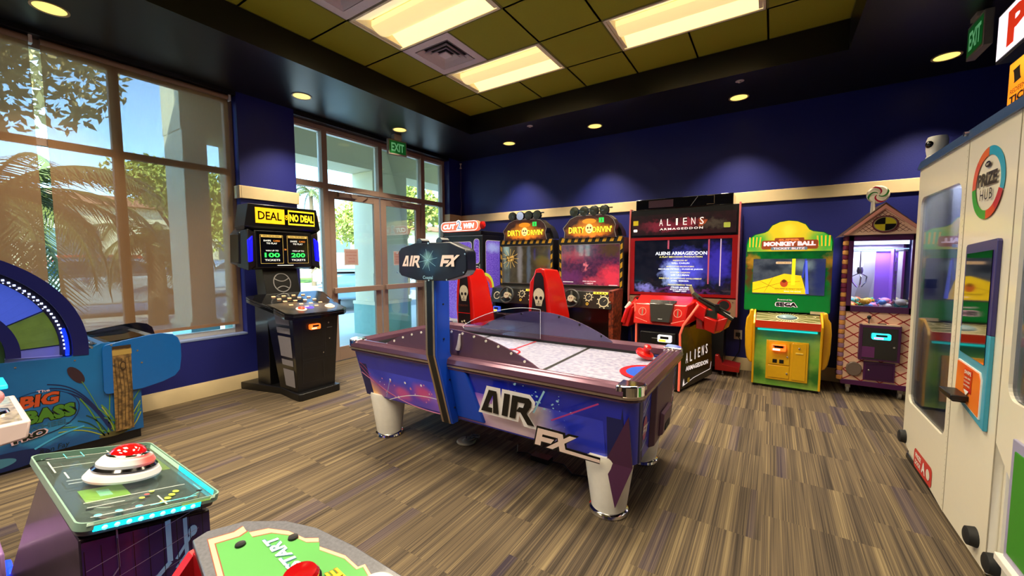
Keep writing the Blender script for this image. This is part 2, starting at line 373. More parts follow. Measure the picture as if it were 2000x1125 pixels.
# stripes and baseboards
m = MB(); m.box(XW, XR, YB - .02, YB, 2.085, 2.222, CREAM); struct(m.build('trim_2', bevel=.004))
m = MB(); m.box(XW, XW + .02, W1 - .0, D0 + .0, 2.085, 2.222, CREAM); m.box(XW - .13, XW + .02, W1 - .02, W1, 2.085, 2.222, CREAM); m.box(XW - .13, XW + .02, D0, D0 + .02, 2.085, 2.222, CREAM); struct(m.build('trim_3', bevel=.004))
m = MB(); m.box(XW, XW + .02, D1 - .02, YB - .02, 2.085, 2.222, CREAM); m.box(XW - .13, XW, D1 - .02, D1, 2.085, 2.222, CREAM); struct(m.build('trim_4', bevel=.004))
def bb(name, x0, x1, y0, y1, ax):
    P = [(0, 0), (.018, 0), (.018, .115), (.012, .135), (.008, .155), (0, .155)]; m = MB()
    if ax == 'y': m.prism([(x0 + p[0], p[1]) for p in P], 'y', y0, y1, CREAM)
    else: m.prism([(y1 - p[0], p[1]) for p in P], 'x', x0, x1, CREAM)
    struct(m.build(name))
bb('baseboard_left', XW, 0, YF, D0, 'y'); bb('baseboard_back', XW, XR, 0, YB, 'x')
# storefront
XG = -5.03
def fr(m, y0, y1, z0, z1, x0=XG - .05, x1=XG + .05, mt=None): m.box(x0, x1, y0, y1, z0, z1, mt or ALU)
m = MB()
for y0, y1 in ((D0, D0 + .05), (3.09, 3.165), (3.985, 4.055), (4.85, 4.93), (5.36, D1)):
    z0 = 0 if not 3.9 < y0 < 4.1 else 2.36
    fr(m, y0, y1, z0, 3.16); m.box(XG - .052, XG - .02, y0 - .004, y1 + .004, z0, 3.16, ALUL)
for z0, z1 in ((3.10, 3.16), (2.355, 2.43)): fr(m, D0, D1, z0, z1, XG - .047, XG + .047)
for a, b in ((D0, 3.1), (4.92, D1)): fr(m, a, b, 0, .22); 
m.box(XG - .052, XG + .02, D0, D1, 3.085, 3.1, ALUL)
struct(m.build('window_1', smooth=False, bevel=.002))
m = MB()
for a, b in ((D0 + .05, 3.09), (3.165, 3.985), (4.055, 4.85), (4.93, 5.36)): m.box(XG - .004, XG + .004, a, b, 2.43, 3.1, GLS)
for a, b in ((D0 + .05, 3.09), (4.93, 5.36)): m.box(XG - .004, XG + .004, a, b, .22, 2.355, GLS)
o = m.build('window_2', smooth=False); struct(o)
PAP = mat('notice_paper', '#cfc3c0', .6); PRED = mat('notice_red_ink', '#a86a66', .6)
def door(n, y0, y1, hinge):
    d = MB(); w = .10
    fr(d, y0, y0 + w, .01, 2.34, XG - .022, XG + .022); fr(d, y1 - w, y1, .01, 2.34, XG - .022, XG + .022); fr(d, y0 + w, y1 - w, 2.24, 2.34, XG - .022, XG + .022); fr(d, y0 + w, y1 - w, .01, .20, XG - .022, XG + .022)
    d = d.build('door_%d' % n, smooth=False, bevel=.002); struct(d)
    g = MB(); g.box(XG - .004, XG + .004, y0 + w, y1 - w, .20, 2.24, GLS); g.build('glass_pane', d)
    g = MB(); g.box(XG + .045, XG + .085, y0 + .02, y1 - .02, .955, 1.03, ALU)
    for y in (y0 + .04, y1 - .08): g.box(XG + .02, XG + .05, y, y + .04, .965, 1.02, ALU)
    g.build('push_bar', d, bevel=.004)
    g = MB(); hy = y1 - .05 if hinge > 0 else y0 + .05; g.tube([(XG - .03, hy, .75), (XG - .08, hy, .77), (XG - .08, hy, 1.2), (XG - .03, hy, 1.22)], .012, STL); g.build('pull_handle', d)
    g = MB(); cy = (y0 + .14 if hinge > 0 else y1 - .14); g.box(XG + .02, XG + .07, min(cy, cy + hinge * .28), max(cy, cy + hinge * .28), 2.27, 2.33, ALU)
    g.tube([(XG + .05, cy + hinge * .1, 2.345), (XG + .16, cy + hinge * .3, 2.35), (XG + .06, cy + hinge * .5, 2.36)], .008, ALU); g.build('door_closer', d, bevel=.003)
    return d
door(1, 3.17, 4.005, 1); door(2, 4.03, 4.845, -1)
for y0, y1, z0, z1, w in ((3.395, 3.62, 1.335, 1.565, 'left'), (4.265, 4.40, 1.325, 1.545, 'right')):
    g = MB(); g.box(0, .002, y0, y1, z0, z1, PAP); g.frame((.002, (y0 + y1) / 2, (z0 + z1) / 2), (0, 1, 0), (0, 0, 1)); hw, hh = (y1 - y0) / 2, (z1 - z0) / 2
    g.r2(-hw * .9, hw * .9, -hh * .85, hh * .9, mat('notice_field', '#b99a96', .6))
    for k, t in enumerate(('NO OUTSIDE FOOD', 'OR DRINK PLEASE', 'THANK YOU', 'NOTICE')): g.tx(t, 0, hh * (.6 - .38 * k), hh * .18, PRED, w=hw * (1.5 if k < 2 else .9))
    o = g.build('door_notice'); o.location = (XG + .006, 0, 0); tag(o, 'small grey notice with red print stuck on the %s glass door' % w, 'notice', 'notices on the glass doors')
# shaded windows
XF = -4.985
m = MB()
for y0, y1 in ((W0, W0 + .06), (-1.5, -1.43), (-.62, -.55), (.25, .32), (1.095, 1.165), (1.985, W1)): fr(m, y0, y1, .612, 3.17, XF - .05, XF + .01)
for z0, z1 in ((.612, .66), (2.34, 2.40), (3.10, 3.17)): fr(m, W0, W1, z0, z1, XF - .047, XF + .007, ALUL if z0 < 1 else None)
struct(m.build('window_3', smooth=False))
m = MB(); m.box(XF - .024, XF - .016, W0, W1, .66, 3.1, GLS); struct(m.build('window_4', smooth=False))
def shade_mat():
    m = bpy.data.materials.new('woven_solar_shade'); m.use_nodes = True; t = m.node_tree; L = t.links; t.nodes.remove(t.nodes['Principled BSDF']); o = t.nodes['Material Output']
    tc = nd(t, 'TexCoord'); mp = nd(t, 'Mapping'); mp.inputs['Scale'].default_value = (1, 260, 14); L.new(tc.outputs['Object'], mp.inputs[0])
    no = nd(t, 'TexNoise'); no.inputs['Scale'].default_value = 1; L.new(mp.outputs[0], no.inputs['Vector'])
    mr = nd(t, 'MapRange'); L.new(no.outputs['Fac'], mr.inputs['Value']); mr.inputs['From Min'].default_value = .3; mr.inputs['From Max'].default_value = .7; mr.inputs['To Min'].default_value = .11; mr.inputs['To Max'].default_value = .17
    tr = nd(t, 'BsdfTransparent'); df = nd(t, 'BsdfDiffuse'); df.inputs[0].default_value = (*lin('#9a7452'), 1); tl = nd(t, 'BsdfTranslucent'); tl.inputs[0].default_value = (*lin('#8a6442'), 1)
    a = nd(t, 'MixShader'); a.inputs[0].default_value = .45; L.new(df.outputs[0], a.inputs[1]); L.new(tl.outputs[0], a.inputs[2])
    b = nd(t, 'MixShader'); L.new(mr.outputs[0], b.inputs[0]); L.new(a.outputs[0], b.inputs[1]); L.new(tr.outputs[0], b.inputs[2]); L.new(b.outputs[0], o.inputs[0]); return m
SHM = shade_mat()
for y0, y1, w in ((.705, 2.01, 'right roller shade, next to the blue pillar'), (-.9, .645, 'left roller shade behind the arched fishing game')):
    s = thing('roller_shade', 'translucent tan ' + w, 'window shade', (-4.935, (y0 + y1) / 2, .72), group='tan roller shades'); hw = (y1 - y0) / 2
    g = MB(); g.poly([(0, -hw, 0), (0, hw, 0), (0, hw, 2.42), (0, -hw, 2.42)], SHM); g.build('shade_fabric', s)
    g = MB(); g.box(-.006, .006, -hw, hw, -.012, .018, mat('shade_bar', '#8d6b52', .5)); g.build('bottom_bar', s)
    g = MB(); g.lathe([(.025, -hw), (.025, hw)], (0, 0, 2.425), mat('shade_roll', '#8a6c55', .6), 16, 'y'); g.box(-.03, .03, hw, hw + .02, 2.39, 2.46, WHT); g.build('roller', s)
# exit signs
EXG = mat('exit_green', '#14602a', .4, emit=.10, ecol='#22aa44'); EXL = mat('exit_letters', '#5fae6a', .4, emit=.25, ecol='#9affb0')
def exit_sign(loc, rz, label, h):
    t = thing('exit_sign', label, 'sign', loc, rz, 'green exit signs')
    g = MB(); g.box(-.15, .15, -.025, .025, 0, h, mat('exit_housing', '#8c8378', .4)); g.build('housing', t, bevel=.004)
    g = MB(); g.frame((0, -.026, h / 2), (1, 0, 0), (0, 0, 1)); g.r2(-.135, .135, -h / 2 + .02, h / 2 - .02, EXG); g.tx('EXIT', 0, 0, h * .55, EXL, w=.21, bold=.03); g.build('lit_face', t)
    g = MB(); g.box(-.06, .06, -.04, .04, h, 3.21 - loc[2], mat('exit_bracket', '#a39a8e', .4)); g.build('mount', t); return t
exit_sign((-4.62, 4.03, 2.92), PI / 2 - .15, 'green lit exit sign hanging over the glass doors', .215)
exit_sign((1.24, 4.5, 2.93), -PI / 2, 'green lit exit sign hanging beside the prize sign at right', .25)
# corner wire, outlet
g = MB(); g.lathe([(.02, 3.07), (.02, 3.085), (.008, 3.09), (.008, 3.14), (.02, 3.145), (.02, 3.16)], (0, 0, 0), WHT, 12)
g.tube([(0, 0, 3.07), (.004, 0, 2.9), (-.006, -.004, 2.6), (.008, 0, 2.4), (-.01, 0, 2.27), (0, 0, 2.2)], .003, mat('wire_white', '#9a8fa8', .5), 6)
o = g.build('corner_sensor'); o.location = (XW + .035, YB - .05, 0); tag(o, 'small white sensor with thin wire hanging in the back-left corner', 'sensor')
o_t = thing('wall_outlet', 'white wall outlet with a black plug on the back wall beside the yellow cabinet', 'outlet', (-.33, YB, .385))
g = MB(); g.prism(rrect(-.045, .045, 0, .12, .006), 'y', -.008, 0, WHT); g.build('cover_plate', o_t, bevel=.002)
g = MB(); g.box(-.025, .025, -.045, -.008, .04, .085, BLK); g.tube([(0, -.04, .05), (.03, -.05, 0), (.02, -.04, -.15), (-.06, -.05, -.3), (-.12, -.06, -.378)], .005, BLK); g.build('plug', o_t)
# ================================================================== OUTSIDE
CONC = mat('stucco_beige', '#ece4c4', .8, vary=.05, scale=60, bump=.2); TEAL = mat('teal_tile_base', '#8ab8ae', .5, vary=.1, scale=12)
g = MB(); g.box(-60, XW - .25, -40, 60, -.12, -.0, mat('asphalt', '#a6a4a0', .9, vary=.15, scale=3, bump=.2)); struct(g.build('ground_outside'))
g = MB(); g.box(-9.3, XW - .25, -6, 12, 0, .012, mat('sidewalk', '#dedace', .85, vary=.08, scale=4)); struct(g.build('sidewalk'))
GRS = mat('lawn_grass', '#5c7a2a', .9, vary=.35, scale=25, bump=.5)
g = MB(); g.box(-31, -25, -30, 40, 0, .06, GRS); tag(g.build('grass_strip'), 'grass strip beyond the parked cars outside the windows', 'grass')['kind'] = 'stuff'
def column(y0, y1, label):
    t = thing('portico_column', label, 'column', (-6.375, (y0 + y1) / 2, 0), group='beige portico columns outside'); h = (y1 - y0) / 2
    g = MB(); g.box(-.3, .3, -h + .025, h - .025, .62, 3.02, CONC); g.build('shaft', t, bevel=.01)
    g = MB(); g.box(-.325, .325, -h, h, 0.012, .58, TEAL); g.box(-.335, .335, -h - .01, h + .01, .58, .64, CONC); g.build('base', t)
column(4.70, 5.55, 'beige column with teal base right outside the glass doors')
column(1.93, 2.24, 'beige column outside the right-hand shaded window'); column(2.54, 3.0, 'beige column outside behind the blue pillar')
g = MB(); g.box(-6.675, -6.075, 1.95, 14, 3.02, 4.3, CONC); g.box(-6.1, XW - .25, 1.85, 14, 3.5, 3.7, CONC); struct(g.build('portico_beam'))
g = MB(); g.box(XW - .25, XR + .2, YF - .2, YB + .2, 3.7, 3.85, CONC); g.box(XW - .25, XW - .05, YF - 6, YB + 8, 3.7, 4.5, CONC); struct(g.build('roof_and_sun_block'))  # roof slab, plus an unseen parapet added to shade the columns from the sun
g = MB(); g.box(XW - .25, XW - .05, YB + .2, YB + 8, 0, 3.7, CONC); struct(g.build('wall_outside_right'))
g = MB(); g.box(XW - .25, XW - .05, YF - 6, YF - .2, 0, 3.7, CONC); struct(g.build('wall_outside_left'))
g = MB(); g.box(-34, -32, -30, 45, 0, 4.6, mat('far_building', '#d9cfae', .8, vary=.08, scale=2)); 
for y in range(-28, 44, 4): g.box(-32, -31.9, y, y + 2.2, 1.0, 3.2, mat('far_window', '#4a5a60', .2))
g.box(-34.3, -31.4, -30.3, 45.3, 4.6, 5.1, mat('far_roof', '#a8745a', .8)); tag(g.build('far_building'), 'long cream building across the car park', 'building')
def car(loc, rz, body, label, suv=False):
    t = thing('parked_car', label, 'car', loc, rz, 'cars in the car park'); P = [(-2.2, .35), (-2.25, .75), (-2.1, .95), (-1.2, 1.02), (-.55, 1.45), (.9, 1.48), (1.7, 1.05), (2.15, .95), (2.25, .6), (2.2, .35)]
    if suv: P = [(-2.2, .35), (-2.3, .75), (-2.15, 1.0), (-1.1, 1.1), (-.5, 1.65), (1.8, 1.68), (2.2, 1.15), (2.3, .6), (2.2, .35)]
    bm_ = mat('car_' + body.strip('#'), body, .25, .1, coat=.6); g = MB(); g.prism([p for p in P if p[1] <= 1.16], 'y', -.9, .9, bm_); g.build('body', t, bevel=.06, seg=3)
    top = [p for p in P if p[1] >= 1.0]; g = MB(); g.prism(top, 'y', -.8, .8, bm_); g.build('roof', t, bevel=.08, seg=3)
    gl = mat('car_window', '#2c4656', .08); g = MB(); n = len(top)
    cx = sum(p[0] for p in top) / n; cz = sum(p[1] for p in top) / n + .02; Q = [(cx + (p[0] - cx) * .86, cz + (p[1] - cz) * .72) for p in top]
    g.prism(Q, 'y', -.82, .82, gl); g.build('windows', t)
    for x in (-1.4, 1.35):
        for s in (-1, 1):
            g = MB(); g.lathe([(.34, -.11), (.34, .11)], (x, s * .82, .34), mat('tyre', '#17181a', .8), 28, 'y'); w = g.build('wheel', t)
            g = MB(); g.lathe([(.21, -.012), (.16, .0)], (x, s * .94, .34), STL, 12, 'y'); g.build('hubcap', w)
    g = MB(); g.box(2.18, 2.28, -.85, -.5, .7, .85, RED); g.box(2.18, 2.28, .5, .85, .7, .85, RED); g.build('tail_lights', t); return t
car((-11.2, 8.25, 0), 2.55, '#a9c9d6', 'pale blue car parked nearest the glass doors', True)
car((-14.5, 2.7, 0), -.25 + PI / 2, '#8e9aa0', 'grey car seen through the shade left of the window bar')
car((-19.2, 7.3, 0), .3 + PI / 2, '#e9ebe6', 'white car seen through the right part of the shade')
car((-22.6, 3.6, 0), PI / 2, '#a33a2e', 'red car far behind the grey car', True)
car((-18.5, 13.5, 0), PI / 2, '#c9cfd2', 'silver car far behind the pale blue car')
LEAF = mat('leaf_yellow_green', '#a3a848', .6, vary=.35, scale=3); LEAF2 = mat('leaf_rust_green', '#a08a5a', .6, vary=.3, scale=2); PALM = mat('palm_leaf', '#565c2c', .55, vary=.3, scale=4); BARK = mat('bark', '#6b5a45', .9, bump=.5)
def leafball(m, c, r, n, s, mt, rnd):
    for _ in range(n):
        d = Vector((rnd.gauss(0, 1), rnd.gauss(0, 1), rnd.gauss(0, .8))).normalized() * rnd.random() ** .4; p = Vector(c) + Vector((d.x * r[0], d.y * r[1], d.z * r[2]))
        a = Vector((rnd.gauss(0, 1), rnd.gauss(0, 1), rnd.gauss(0, 1))).normalized(); b = a.orthogonal().normalized(); k = s * (.6 + rnd.random() * .8)
        m.poly([p + a * k, p + b * k * .45, p - a * k, p - b * k * .45], mt)
def tree(loc, h, r, label, mt, n=1400, s=.16, name='leafy_tree'):
    n, s = int(n * 2.6), s * .55
    rnd = random.Random(int(loc[0] * 31 + loc[1] * 7)); t = thing(name, label, 'tree', loc)
    g = MB()
    for k in range(5):
        a = rnd.random() * 6.28; leafball(g, (math.cos(a) * r * .45, math.sin(a) * r * .45, h - r * .6 + rnd.random() * r * .5), (r * .6, r * .6, r * .45), n // 5, s, mt, rnd)
    g.build('foliage', t, smooth=False, recalc=False)
    g = MB(); g.tube([(0, 0, 0), (.1, .05, h * .35), (0, 0, h * .6)], [.16, .12, .08], BARK, 10)
    for k in range(4): a = k * 1.6; g.tube([(0, 0, h * .5), (math.cos(a) * r * .4, math.sin(a) * r * .4, h * .8)], [.07, .02], BARK, 6)
    g.build('trunk', t); return t
def palm(loc, h, n, L, label, tr=.16):
    rnd = random.Random(int(h * 100)); t = thing('palm_tree', label, 'palm', loc); g = MB()
    for k in range(n):
        a = 2 * PI * k / n + rnd.random() * .4; el = rnd.uniform(-.3, 1.3); L2 = L * rnd.uniform(.8, 1.1); P = []
        for i in range(12):
            u = i / 11; e = el - u * 1.5; p = Vector((math.cos(a) * math.cos(e * .6) * L2 * u, math.sin(a) * math.cos(e * .6) * L2 * u, h + L2 * (math.sin(el) * u - .75 * u * u))); P.append(p)
        g.tube(P, [.02] * 11 + [.005], PALM, 4); side = Vector((-math.sin(a), math.cos(a), 0))
        for i in range(1, 44):
            u = i / 44 * 11; j = min(10, int(u)); p = P[j].lerp(P[j + 1], u - j); d = (P[j + 1] - P[j]).normalized(); w = .5 * L / 2 * math.sin(PI * (.12 + .86 * i / 44)) ** .6
            for s in (-1, 1):
                q = p + side * s * w * .75 + d * w * .6 - Vector((0, 0, w * rnd.uniform(.25, .6))); g.poly([p + d * .02, q, p - d * .02], PALM)
    g.build('fronds', t, smooth=False, recalc=False)
    g = MB(); g.tube([(0, 0, 0), (.03, .02, h * .5), (0, 0, h)], [tr * 1.1, tr, tr * .8], BARK, 12); g.build('trunk', t); return t
palm((-8.9, .70, 0), 2.3, 40, 2.0, 'broad palm tree just outside the left shaded window', .14)
palm((-11.4, 3.05, 0), 2.0, 22, 1.6, 'smaller palm tree behind the window bar')
palm((-9.8, -2.6, 0), 2.4, 34, 2.1, 'dense palm tree at the far left edge of the window', .15)
palm((-21.5, 12.6, 0), 5.2, 16, 1.8, 'tall thin palm seen through the glass door', .12)
tree((-12.8, .0, 0), 6.6, 3.0, 'large rust-tinged tree at the upper left of the windows', LEAF2, 2600, .2)
tree((-16.5, 5.0, 0), 4.6, 1.9, 'yellow-green tree seen through the right shade panel', LEAF, 2200, .16)
tree((-23, 17.8, 0), 4.6, 2.6, 'yellow-green tree beyond the car park, through the glass door', LEAF, 1800, .25)
tree((-12.5, 11.2, 0), 4.2, 1.6, 'bright bushy tree right of the beige column', LEAF, 1800, .18)
tree((-24, 10.5, 0), 4.4, 2.6, 'yellow-green tree far beyond the car park', LEAF, 1500, .25)
tree((-23.5, -5, 0), 6.0, 3.6, 'wide green tree beyond the grass strip at far left', LEAF, 1600, .3)
for y, l in ((-6, 'left'), (2.5, 'middle'), (9.5, 'right'), (18, 'far right')):
    rnd = random.Random(y * 3); g = MB(); leafball(g, (0, 0, .55), (.7, 3.9, .6), 1300, .12, LEAF, rnd); o = g.build('clipped_hedge', smooth=False, recalc=False); o.location = (-29.5, y * 1.15, .14); tag(o, 'low clipped hedge on the %s of the far lawn' % l, 'hedge', 'hedges beyond the car park')
# ================================================================== AIR HOCKEY TABLE
X = Vector((1, 0, 0)); Z = Vector((0, 0, 1))
AX, AY = -1.643, 2.431                      # table centre
A = thing('air_hockey_table', 'large blue and purple air hockey table in the middle of the room', 'air hockey table', (AX, AY, 0))
BASE[0] = Matrix.Translation((0, 0, -.133)) @ Matrix.Scale(1.095, 4); BASE[1] = 1.095
a, b = 1.02, .49; ab, bb_ = 1.0, .41
BODYP = mat('table_purple', '#54344f', .4); BODYB = mat('table_blue', '#1c2cc0', .3, coat=.3); RAIL = mat('rail_purple_aluminium', '#6b4a5c', .22, .55)
g = MB(); g.prism(rrect(-a, a, -b, b, .07), 'z', .757, .43, BODYB, pts2=rrect(-ab, ab, -bb_, bb_, .06)); g.build('body', A)
air_art = blob_mat('air_art_print', '#3c4cf0', [((-.95, -.45, .48), (.30, .5, .14), '#d04a80', .8), ((-.93, -.45, .46), (.26, .5, .13), '#ffc878', 1), ((-.62, -.45, .5), (.3, .4, .10), '#a04aa8', .6), ((-.36, -.45, .56), (.12, .3, .09), '#e0508a', .9), ((-.55, -.45, .50), (.10, .3, .06), '#e05a9a', .8),
    ((.08, -.45, .52), (.50, .5, .17), '#d88ad8', .95), ((.32, -.45, .50), (.40, .5, .15), '#fbe0ee', 1), ((.42, -.45, .60), (.22, .5, .12), '#fff2e6', 1), ((-.1, -.45, .45), (.5, .5, .08), '#8a5ac8', .7)], .28, warp=.12, wscale=5, coat=.4, base2='#2c3ad0', b2scale=2)
# near long side art panel (sloping face)
n0 = Vector((0, -(b), .785)); n1 = Vector((0, -bb_, .43)); sv = (n0 - n1).normalized(); SH = (n0 - n1).length
g = MB(); g.frame((0, -bb_, .43), X, sv); g.lift = .004
g.p2([(-.90, .012), (.86, .012), (.86, SH - .012), (-.90, SH - .012)], air_art)
WGL = mat('print_white', '#fff8fa', .3); PNK = mat('print_pink', '#e08ab8', .3); MGT = mat('print_magenta', '#b83a86', .3); CYN = mat('print_cyan', '#9ccfe8', .3)
rnd = random.Random(3)
for k in range(26): x = rnd.uniform(-.78, -.1); y = rnd.uniform(.04, .2); r = rnd.choice((.004, .006, .009)); g.el(x, y, r, r, rnd.choice((PNK, WGL, PNK)), 8)
for k in range(40): x = rnd.gauss(.52, .09); y = rnd.gauss(.26, .05); r = rnd.choice((.002, .003, .005, .008)); g.el(x, min(.34, y), r, r * .8, CYN, 8)
def arc(x0, y0, x1, y1, bulge, n=14): return [(x0 + (x1 - x0) * k / n, y0 + (y1 - y0) * k / n + bulge * math.sin(PI * k / n)) for k in range(n + 1)]
g.ln(arc(-.90, .20, -.16, .03, -.06), .008, PNK); g.ln(arc(-.66, .03, -.14, .13, .035), .005, WGL); g.ln(arc(-.9, .25, -.6, .07, -.03), .006, MGT); g.ln([(-.68, .05), (-.60, .20)], .003, CYN)
g.ln(arc(-.9, .28, -.80, .2, .01), .004, MGT); g.ln([(.60, .18), (.86, .33)], .008, MGT); g.ln([(.50, .2), (.58, .34)], .010, CYN)
g.up(.0006)
def air(g, cx, cy, h, m, o=0):
    def P(pts, mm): g.p2([(cx + (x + .28 * y) * h, cy + y * h) for x, y in pts], mm)
    e = o
    P([(-1.15 - e, -.5 - e), (-.62 + e * .2, -.5 - e), (-.62 + e * .2, -.28 + e), (-.86, -.28 + e), (-.60, .5 + e), (-.88 - e, .5 + e)], m)
    P([(-.90 - e, .5 + e), (-.52 + e, .5 + e), (-.30 + e, -.5 - e), (-.56 - e, -.5 - e), (-.66, .28)], m)
    P([(-.16 - e, -.5 - e), (.10 + e, -.5 - e), (.10 + e, .5 + e), (-.16 - e, .5 + e)], m)
    P([(.20 - e, -.5 - e), (.46 + e, -.5 - e), (.46 + e, .5 + e), (.20 - e, .5 + e)], m)
    P([(.4, .26 - e), (.85, .26 - e), (.90, .5 + e), (.4, .5 + e)], m); P([(.72 - e, 0), (.95, .02), (1.04 + e, .14), (1.04 + e, .38), (.92, .5 + e), (.8, .5 + e), (.78 - e, .3)], m); P([(.46, -.16 - e), (.9, -.16 - e), (1.0 + e, .06), (.56, .06 + e)], m)
    P([(.62 - e, -.12), (.9, -.12), (1.32 + e, -.62 - e), (1.02 - e, -.62 - e)], m)
TXB = mat('print_black', '#0a0a0c', .3); PEACH = mat('print_peach', '#fbe0d6', .3)
air(g, .34, .213, .142, WGL, .14); g.up(.001); air(g, .34, .213, .142, TXB)
def fx(g, cx, cy, h, m, e=0, tail=True):
    def P(pts, mm): g.p2([(cx + (x + .3 * y) * h, cy + y * h) for x, y in pts], mm)
    P([(-1.1 - e, -.5 - e), (-.78 + e, -.5 - e), (-.78 + e, .5 + e), (-1.1 - e, .5 + e)], m); P([(-.9, .2 - e), (.02 + e, .2 - e), (.02 + e, .5 + e), (-.9, .5 + e)], m); P([(-.9, -.22 - e), (-.25 + e, -.22 - e), (-.12 + e, .06 + e), (-.9, .06 + e)], m)
    P([(-.45 - e, -.5 - e), (-.1 + e, -.5 - e), (.95 + e, .5 + e), (.6 - e, .5 + e)], m); P([(-.05 - e, .5 + e), (.25 + e, .5 + e), (.62 + e, -.5 - e), (.28 - e, -.5 - e)], m)
    if tail: P([(.3, -.5 - e), (2.3, -.52 - e), (2.25, -.34 + e), (.5, -.3 + e)], m)
fx(g, .625, .075, .105, TXB, .09); g.up(.001); fx(g, .625, .075, .105, PEACH)
g.build('side_artwork', A, smooth=False)
# end panel (+x): purple cover, blue strips with small logo
g = MB(); g.frame((ab, 0, .43), (0, 1, 0), (a - ab, 0, .355)); g.lift = .003
g.r2(-.36, .36, .01, .345, BODYB); g.up(.001)
for y in (-.30, .30):
    g.ln([(y - .05, .06), (y + .05, .09)], .006, CYN); g.ln([(y - .05, .25), (y + .05, .31)], .005, WGL); g.ln([(y - .05, .23), (y + .05, .28)], .005, CYN); g.el(y - .01, .16, .035, .06, MGT, 12); fx(g, y, .155, .04, WGL, 0, False)
g.build('end_artwork', A, smooth=False)
g = MB(); g.hexa([(ab + .002, -.20, .44), (ab + .03, -.18, .45), (ab + .03, .18, .45), (ab + .002, .20, .44), (a - .0, -.22, .78), (a + .028, -.2, .77), (a + .028, .2, .77), (a, .22, .78)], BODYP)
g.build('end_cover', A, bevel=.006)
g = MB(); g.hexa([(ab + .031, -.10, .47), (ab + .05, -.09, .48), (ab + .05, .09, .48), (ab + .031, .10, .47), (a + .02, -.10, .60), (a + .038, -.09, .59), (a + .038, .09, .59), (a + .02, .10, .60)], BODYP); g.box(ab + .045, ab + .056, -.05, .05, .49, .53, BLKM); g.build('puck_return', A, bevel=.003)
# corner posts and fins
for sx in (-1, 1):
    for sy in (-1, 1):
        g = MB(); g.prism([(sx * .885, sy * (b + .004)), (sx * (a - .06), sy * (b + .004)), (sx * (a + .004), sy * (b - .06)), (sx * (a + .004), sy * (b - .1)), (sx * .885, sy * (b - .1))], 'z', .785, .43, NAVY,
                          pts2=[(sx * .868, sy * (bb_ + .006)), (sx * (ab - .05), sy * (bb_ + .006)), (sx * (ab + .004), sy * (bb_ - .05)), (sx * (ab + .004), sy * (bb_ - .1)), (sx * .868, sy * (bb_ - .1))]); p = g.build('corner_post', A)
        if sx > 0:
         g = MB(); g.frame((sx * .925, sy * (bb_ + .012), .43), (sx, 0, 0) if sx * sy < 0 else (sx, 0, 0), (0, sy * .08, .355)); g.lift = 0
         fu = Vector((sx, 0, 0)); fv = Vector((0, sy * .22, 1)).normalized(); o_ = Vector((sx * .93, sy * (bb_ + .014), .43))
         F = [o_ + fu * .055 + fv * .27, o_ + fu * -.07 + fv * 0, o_ + fu * .06 + fv * 0]; D = [o_ + fu * -.07, o_ + fu * -.02 + Vector((0, 0, -.22)), o_ + fu * .06]
         nn = Vector((0, -sy * .008, 0))
         for tri in (F, D):
            V = [g.v(q) for q in tri]; V2 = [g.v(q + nn) for q in tri]; g.face(V, PUR); g.face(V2[::-1], PUR)
            for i in range(3): g.face([V[i], V[(i + 1) % 3], V2[(i + 1) % 3], V2[i]], PUR)
         g.build('corner_fin', A, smooth=False)
        lx, ly = sx * .84, sy * .31
        L = MB(); L.lathe([(.088, .15), (.128, .43), (.125, .45)], (lx, ly, 0), WHT, 32); lg = L.build('leg', A)
        L = MB(); L.lathe([(.098, .1215), (.102, .128), (.098, .141), (.086, .150), (.06, .157)], (lx, ly, 0), CHR, 32); L.build('leveller_foot', lg)
# rails (ridged profile), corners
def railprof(w): return [(-w, .785), (-w - .008, .80), (-w, .826), (-w + .02, .836), (-w + .028, .832), (-w + .036, .838), (-w + .048, .833), (-w + .056, .838), (-w + .068, .832), (-w + .078, .834), (-w + .095, .826), (-w + .1, .79)]
g = MB(); wy = .515; wx = 1.045
P = railprof(wy); g.prism(P, 'x', -wx + .075, wx - .075, RAIL); g.prism([(-p, q) for p, q in P], 'x', -wx + .075, wx - .075, RAIL)
P = railprof(wx); g.prism(P, 'y', -wy + .075, wy - .075, RAIL); g.prism([(-p, q) for p, q in P], 'y', -wy + .075, wy - .075, RAIL)
g.build('rail', A)
g = MB(); CT = mat('copper_trim', '#b09a86', .25, .7)
g.ringprism(rrect(-wx - .004, wx + .004, -wy - .004, wy + .004, .085), rrect(-wx + .05, wx - .05, -wy + .05, wy - .05, .05), .781, .792, CT); g.ringprism(rrect(-wx + .004, wx - .004, -wy + .004, wy - .004, .085), rrect(-wx + .05, wx - .05, -wy + .05, wy - .05, .05), .765, .775, BODYP)
g.build('trim_band', A, smooth=False)
for sx in (-1, 1):
    for sy in (-1, 1):
        g = MB(); P = [(0, 0)] + [(.092 * math.cos(t * PI / 16) , .092 * math.sin(t * PI / 16)) for t in range(0, 9)]
        cx, cy = sx * (wx - .085), sy * (wy - .085)
        Q = [(cx - sx * .025, cy - sy * .02), (cx + sx * .088, cy - sy * .02)] + [(cx + sx * .088 * math.cos(t * PI / 16), cy + sy * .088 * math.sin(t * PI / 16)) for t in range(0, 9)] + [(cx - sx * .025, cy + sy * .088)]
        g.prism(Q, 'z', .787, .843, CHR); g.build('corner_cap', A, bevel=.008, seg=3)
